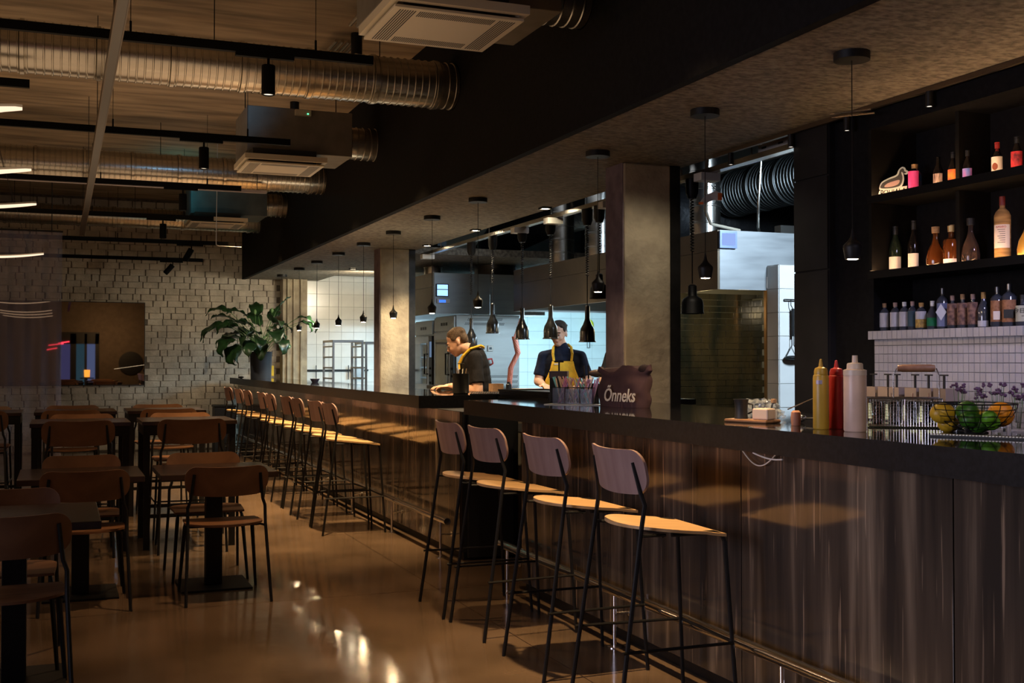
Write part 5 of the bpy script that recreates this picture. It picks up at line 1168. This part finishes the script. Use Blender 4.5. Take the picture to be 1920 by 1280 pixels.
for k in range(5):
    t = empty('black_tray', (3.40, 7.82, 1.1305+k*.0145), math.radians(rnd.uniform(-2, 2)), label='black serving tray, ' + ['lowest of the stack', 'second from the bottom of the stack', 'middle of the stack', 'second from the top of the stack', 'topmost of the stack'][k] + ' beside the ridged tray', cat='tray', group='stack of black serving trays')
    MB().box(-.20, .18, -.46, .46, 0, .004).box(-.21, -.20, -.47, .47, 0, .0135).box(.18, .19, -.47, .47, 0, .0135).box(-.20, .18, -.47, -.46, 0, .0135).box(-.20, .18, .46, .47, 0, .0135).build('tray_body', mat('black_plastic', (.012, .012, .013), .3), t)
bl = empty('small_bowl', (2.96, 14.1, ZT), label='small dark bowl alone on the long far bar', cat='bowl')
MB().lathe([(.001, 0), (.035, 0), (.040, .008), (.062, .045), (.059, .045), (.036, .012), (.001, .010)], seg=26).build('bowl_body', mat('mauve_glaze', (.10, .09, .14), .25), bl, smooth=True)
tag(MB().ell((2.60, 17.85, 1.172), (.045, .035, .016), 14, 8).build('black_puck', M['blackmat'], smooth=True), 'small black puck at the corner of the bar left of the plant', 'pager')
bb = empty('dark_bin', (2.45, 18.35, 0), label='dark square bin behind the farthest stools by the brick wall', cat='bin')
MB().box(-.20, .12, -.16, .16, 0, .70).build('bin_body', M['pot'], bb, bevel=.01); MB().box(-.21, .13, -.17, .17, .70, .73).build('lid', M['blackmat'], bb, bevel=.005)

# ============================================================ BOTTLE SHELVES
dkw = mat('black_shelf_wood', (.005, .004, .003), .7, spec=.2, var=.3, scale=10, stretch=(1, .2, 1))
for z_, l in ((2.29, 'upper dark shelf holding colourful bottles'), (1.89, 'lower dark shelf holding spirits and wine bottles')):
    t = empty('bottle_shelf', (4.0, 0, z_), label=l, cat='shelf', group='dark bottle shelves')
    MB().box(.0, .30, -1.0, 4.92, -.030, .0).build('board', dkw, t); MB().box(-.008, .004, -1.0, 4.92, -.034, .006).build('front_lip', dkw, t)
    MB().box(.006, .012, -1.0, 4.92, .0005, .004).build('led_strip', glow('warm_led', (1, .60, .30), 55), t)
fr = empty('shelving_unit', (4.0, 0, 1.90), label='upright boards of the dark bottle shelves', cat='shelf')
for y in (4.907, 4.380, 3.62): MB().box(.10 if y < 4.9 else .0, .30, y-.012, y+.012, .0, .357).build('upright', dkw, fr); MB().box(.10 if y < 4.9 else .0, .30, y-.012, y+.012, .391, .75).build('upright', dkw, fr)
def bottle(x, y, z, r, h, shape, gl, labels, label, cap=None, group=None, liquid=None):
    t = empty('bottle', (x, y, z), .62, label=label, cat='bottle', group=group)
    if shape == 'wine': pr = [(.001, 0), (r*.95, 0), (r, .005), (r, h*.52), (r*.85, h*.60), (r*.42, h*.76), (r*.36, h*.94), (r*.42, h*.945), (r*.42, h*.975), (.001, h*.975)]
    elif shape == 'square': pr = [(.001, 0), (r*.95, 0), (r, .004), (r, h*.62), (r*.92, h*.66), (r*.40, h*.70), (r*.34, h*.74), (r*.34, h*.86), (.001, h*.86)]
    elif shape == 'flask': pr = [(.001, 0), (r*.85, 0), (r, .02), (r*1.02, h*.22), (r*.85, h*.42), (r*.42, h*.60), (r*.28, h*.72), (r*.28, h*.88), (.001, h*.88)]
    elif shape == 'tall': pr = [(.001, 0), (r*.95, 0), (r, .004), (r, h*.70), (r*.80, h*.76), (r*.34, h*.82), (r*.30, h*.95), (.001, h*.95)]
    else: pr = [(.001, 0), (r*.95, 0), (r, .004), (r, h*.66), (r*.70, h*.76), (r*.36, h*.82), (r*.36, h*.88), (.001, h*.88)]
    sy = .62 if shape == 'flask' else 1
    MB().lathe(pr, seg=24, sx=sy if shape == 'flask' else 1).build('glass_body', gl, t, smooth=True)
    if cap: MB().lathe([(r*.40, h*.85 if shape != 'wine' else h*.80), (r*.43, h), (.001, h)] if shape != 'tall' else [(r*.36, h*.86), (r*.36, h), (.001, h)], seg=18).build('cap', cap, t, smooth=True)
    for (z0, z1, mt) in labels:
        rr = r*1.015; V = []; F = []; n = 12
        for k in range(n+1): a = PI + (-1.15+2.3*k/n); V += [(rr*math.cos(a)*(sy), rr*math.sin(a), z0), (rr*math.cos(a)*(sy), rr*math.sin(a), z1)]
        for k in range(n): F.append((2*k, 2*k+1, 2*k+3, 2*k+2))
        MB().add(V, F).build('paper_label', mt, t, smooth=True)
    return t
def lab(name, c1, c2=None, sc=40, st_=(1, 1, 1)): return mat(name, c1, .7, col2=c2, scale=sc, stretch=st_)
GU = 'colourful bottles on the upper shelf'
cork = M['cork']
bottle(4.20, 4.79, 2.29, .034, .17, 'round', mat('parrot_print', (.02, .12, .35), .4, col2=(.6, .05, .05), scale=14), [], 'blue and red printed bottle half hidden behind the bird sign', cork, GU)
bottle(4.12, 4.709, 2.29, .029, .152, 'round', M['glass_black'], [(.005, .115, lab('pink_label', (.75, .04, .25), (.9, .12, .45), 30, (1, 1, .3)))], 'bottle with a bright pink label and cork stopper', cork, GU)
bottle(4.12, 4.532, 2.29, .025, .165, 'wine', M['glass_black'], [(.004, .075, lab('line_label', (.12, .06, .05), (.85, .6, .5), 90, (1, 1, .15)))], 'slim dark bottle with a lined pinkish label', None, GU)
bottle(4.12, 4.429, 2.29, .026, .168, 'wine', M['glass_black'], [(.004, .08, lab('sunset_label', (.9, .05, .06), (1, .45, .03), 18))], 'dark bottle with a red and orange sunset label', M['blackmat'], GU)
bottle(4.12, 4.333, 2.29, .024, .16, 'wine', M['glass_black'], [(.004, .07, lab('blue_label', (.03, .25, .75), (.55, .08, .3), 22, (1, 1, .1)))], 'dark bottle with a blue and magenta label', M['blackmat'], GU)
b_ = bottle(4.12, 4.143, 2.29, .027, .165, 'wine', M['glass_black'], [(.004, .095, M['paper'])], 'dark bottle dripped with red wax, white label with a brown round', mat('red_wax', (.45, .03, .02), .4), GU)
MB().ell((-.0265, .006, .048), (.0025, .013, .018), 14, 8).build('brown_disc', mat('brown_ink', (.30, .07, .03), .7), b_)
for k in range(3): MB().tube([(-.011, -.005+k*.004, .140), (-.0115, -.006+k*.005, .118), (-.018, -.008+k*.007, .104-.012*(k % 2))], .0012, 5).build('wax_drip', mat('red_wax', (.45, .03, .02), .4), b_)
bottle(4.12, 4.024, 2.29, .027, .170, 'wine', M['glass_black'], [(.006, .10, lab('red_label', (.75, .03, .04), (.12, .01, .02), 26))], 'dark bottle with a red patterned label at the right edge', M['blackmat'], GU)
bottle(4.12, 3.90, 2.29, .027, .170, 'wine', M['glass_black'], [(.006, .10, M['paper'])], 'dark bottle with a cream label just outside the right edge of the upper shelf', M['blackmat'], GU)
GL = 'spirits on the lower shelf'
bottle(4.12, 4.852, 1.89, .033, .245, 'wine', M['glass_dark'], [(.012, .082, M['paper'])], 'green wine bottle with a blank cream label, leftmost of the lower shelf', M['blackmat'], GL)
bottle(4.12, 4.713, 1.89, .029, .26, 'wine', M['glass_black'], [(.006, .088, M['paper'])], 'black wine bottle with a tall cream label on the lower shelf', M['blackmat'], GL)
amb = mat('amber_bottle', (.16, .045, .01), .06, trans=.35, ior=1.4, spec=.9)
bottle(4.12, 4.555, 1.89, .046, .21, 'flask', amb, [], 'teardrop cognac flask glowing amber, left of the square one', M['cork'], GL)
bottle(4.17, 4.49, 1.89, .030, .215, 'flask', amb, [], 'amber flask standing behind the square bottle', M['cork'], GL)
bottle(4.10, 4.426, 1.89, .037, .20, 'square', amb, [(.0, .035, M['paper'])], 'square-shouldered amber bottle with a low cream label', mat('gold_cap', (.6, .45, .2), .4, metal=.6), GL)
bottle(4.12, 4.316, 1.89, .043, .225, 'flask', mat('clear_flask', (.10, .06, .045), .05, trans=.5, ior=1.4), [], 'clear teardrop flask with a black stopper', M['blackmat'], GL)
b_ = bottle(4.12, 4.114, 1.89, .037, .305, 'tall', mat('straw_wrap', (.62, .34, .10), .8, col2=(.30, .14, .04), scale=60, stretch=(.1, .1, 1)), [(.06, .17, M['paper'])], 'tall straw-wrapped bottle with a printed cream label', mat('red_foil', (.25, .03, .02), .5), GL)
text('AMARO', .013, mat('red_ink', (.5, .03, .02), .7), T4((-.0385, .0, .158), PI/2, 0, -PI/2), 'lettering', b_, .0005)
for k in range(7): MB().box(-.0388, -.0378, -.018, .016-(k % 3)*.005, .145-k*.010, .147-k*.010).build('print_line', M['blackmat'], b_)
bottle(4.12, 3.965, 1.89, .045, .20, 'flask', mat('gold_bottle', (.6, .32, .05), .3, metal=.4), [], 'gold ribbed bottle cut by the right picture edge', None, GL)
GG = 'bottles on the tiled ledge'
cl = mat('dim_clear_glass', (.05, .055, .07), .08, spec=.9)
pale = lab('pale_grey_label', (.45, .45, .50), (.62, .6, .62), 60, (1, 1, .3)); zl = 1.579
def LB(y, r, h, shp, labels, label, cap): return bottle(4.10, y, zl, r, h, shp, cl, labels, label, cap, GG)
pinkw = mat('pink_stopper', (.40, .26, .22), .6); orn = mat('orange_stopper', (.5, .28, .08), .6)
LB(4.917, .026, .150, 'round', [(.022, .098, pale)], 'small bottle with a pale grey label, leftmost on the tiled ledge', cork)
LB(4.833, .027, .150, 'round', [(.022, .098, pale)], 'small bottle with a pale grey label, second on the tiled ledge', pinkw)
LB(4.763, .027, .150, 'round', [(.022, .098, pale)], 'small bottle with a bluish pale label, third on the tiled ledge', M['white'])
LB(4.703, .024, .15, 'round', [(.02, .1, lab('teal_label', (.03, .07, .10)))], 'narrow bottle with a dark teal label', pinkw)
LB(4.638, .029, .140, 'round', [(.012, .055, lab('gold_label', (.6, .38, .08), (.25, .16, .05), 70)), (.055, .095, pale)], 'bottle with a white and gold calligraphy label', orn)
LB(4.557, .028, .145, 'wine', [(.018, .060, lab('green_label', (.0, .16, .06)))], 'bottle with a plain green label', M['white'])
b_ = LB(4.485, .029, .205, 'tall', [(.014, .13, lab('blue_striped_label', (.12, .14, .25), (.22, .26, .42), 60, (1, 1, .05)))], 'taller bottle with a silver diamond on a blue label', cl)
MB().extr([(-.026, .0), (0, .042), (.026, .0), (0, -.042)], .002, M4=T4((-.0300, .002, .085), PI/2, 0, -PI/2)).build('silver_diamond', mat('silver_foil', (.5, .52, .6), .5, metal=.3), b_)
art = lab('brown_art_label', (.08, .04, .04), (.35, .18, .12), 45)
LB(4.418, .026, .165, 'square', [(.018, .125, art)], 'bottle with a dark brown art label, left of its two twins', pinkw)
LB(4.350, .027, .168, 'square', [(.018, .125, art)], 'bottle with a brown and orange art label, middle of the three twins', cork)
LB(4.283, .026, .165, 'square', [(.018, .125, art)], 'bottle with a brown art label, right of its two twins', pinkw)
LB(4.215, .027, .170, 'wine', [(.006, .034, pale)], 'dark bottle with a low grey label and an orange stopper', orn)
ow = lab('amber_dotted_label', (.30, .12, .05), (.45, .20, .09), 80)
b_ = LB(4.127, .032, .19, 'tall', [(.026, .125, ow)], 'amber bottle with a small pale label on the tiled ledge', cl)
MB().box(-.0345, -.0325, -.016, .014, .035, .075).build('pale_patch', M['paper'], b_)
b_ = LB(4.055, .033, .20, 'tall', [(.022, .125, ow)], 'amber bottle with a dark band across its label', cl)
MB().box(-.0350, -.0330, -.022, .02, .04, .08).build('dark_patch', M['blackmat'], b_)
b_ = LB(3.975, .033, .145, 'square', [(.022, .095, lab('cream_label', (.50, .48, .36)))], 'bottle with black brush characters on a cream label at the right edge', M['blackmat'])
text('\u4eca\u65e5', .026, M['blackmat'], T4((-.0345, .012, .070), PI/2, 0, -PI/2), 'lettering', b_, .0006); text('\u4e00', .026, M['blackmat'], T4((-.0345, -.010, .045), PI/2, 0, -PI/2), 'lettering', b_, .0006)
# bird sign
sg = empty('bird_sign', (4.05, 4.888, 2.292), -1.12, label='small cut-out sign of a grey long-necked bird over the word P\u00d5HJALA', cat='sign')
plate = [(-.012, 0), (.145, 0), (.150, .045), (.02, .038), (-.002, .032)]
MB().extr(plate, .004, M4=T4((0, 0, 0), PI/2)).build('name_plate', M['paper'], sg)
text('P\u00d5HJALA', .047, M['blackmat'], T4((.072, -.0045, .017), PI/2, 0, 0), 'lettering', sg, .0006, .12, 'CENTER', .72, .0006)
def smooth_poly(P, n=4):
    o = []; L = len(P)
    for i in range(L):
        a, b, c, d = [Vector(P[(i+k) % L]) for k in (-1, 0, 1, 2)]
        for k in range(n):
            t = k/n; q = .5*((2*b)+(c-a)*t+(2*a-5*b+4*c-d)*t*t+(3*b-a-3*c+d)*t**3); o.append((q.x, q.y))
    return o
bird = [(.0, .040), (.006, .068), (.020, .082), (.055, .096), (.085, .104), (.098, .112), (.104, .128), (.114, .140), (.128, .146), (.141, .140), (.146, .128), (.156, .122), (.158, .112), (.150, .104), (.138, .106), (.130, .114), (.134, .098), (.135, .075), (.128, .052), (.110, .038), (.06, .032), (.02, .034)]
MB().extr(smooth_poly(bird), .004, M4=T4((0, -.0045, 0), PI/2)).build('bird_outline', mat('pale_outline', (.55, .58, .55), .6), sg)
bi = [(.008, .046), (.014, .066), (.026, .076), (.058, .088), (.088, .095), (.106, .106), (.113, .126), (.120, .134), (.129, .138), (.136, .132), (.138, .122), (.148, .115), (.144, .110), (.134, .110), (.124, .120), (.122, .112), (.127, .095), (.127, .075), (.120, .056), (.106, .045), (.06, .040)]
MB().extr(smooth_poly(bi), .0012, M4=T4((0, -.0086, 0), PI/2)).build('bird_body', mat('dark_feather', (.05, .045, .04), .7), sg)
MB().extr(smooth_poly([(.030, .050), (.045, .066), (.085, .076), (.112, .078), (.105, .058), (.07, .048)]), .0012, M4=T4((0, -.0099, 0), PI/2)).build('bird_wing', mat('pink_feather', (.42, .27, .24), .7), sg)
# orange and white cap hanging above the pass
oc = empty('orange_streamer', (4.13, 6.75, 2.53), math.radians(-25), label='orange and white paper fish hanging from the rail right of the near pillar', cat='ornament')
V = [(a*.62, b*.62, c*.62) for a, b, c in [(0, 0, .06), (.09, -.02, .09), (.17, .0, .06), (.15, .01, -.02), (.07, .03, .0), (-.05, 0, .02), (-.10, .0, -.05), (-.06, 0, -.06)]]
MB().add([(a, b-.004, c) for a, b, c in V] + [(a, b+.004, c) for a, b, c in V], [(0, 1, 2, 3, 4), (0, 4, 5), (5, 4, 7, 6), (12, 11, 10, 9, 8), (13, 12, 8), (14, 15, 12, 13), (0, 8, 9, 1), (1, 9, 10, 2), (2, 10, 11, 3), (3, 11, 12, 4), (5, 13, 8, 0), (6, 14, 13, 5), (7, 15, 14, 6), (4, 12, 15, 7)]).build('paper_body', M['white'], oc)
for q in ((.068, .096, -.016, -.009, -.006, .042), (-.062, -.03, -.008, -.004, -.034, -.018)): MB().box(*q).build('orange_stripe', mat('orange_paint', (.8, .16, .03), .5), oc)
MB().tube([(.05, 0, .07), (.0, 0, .13)], .002, 5).build('string', M['blackmat'], oc)
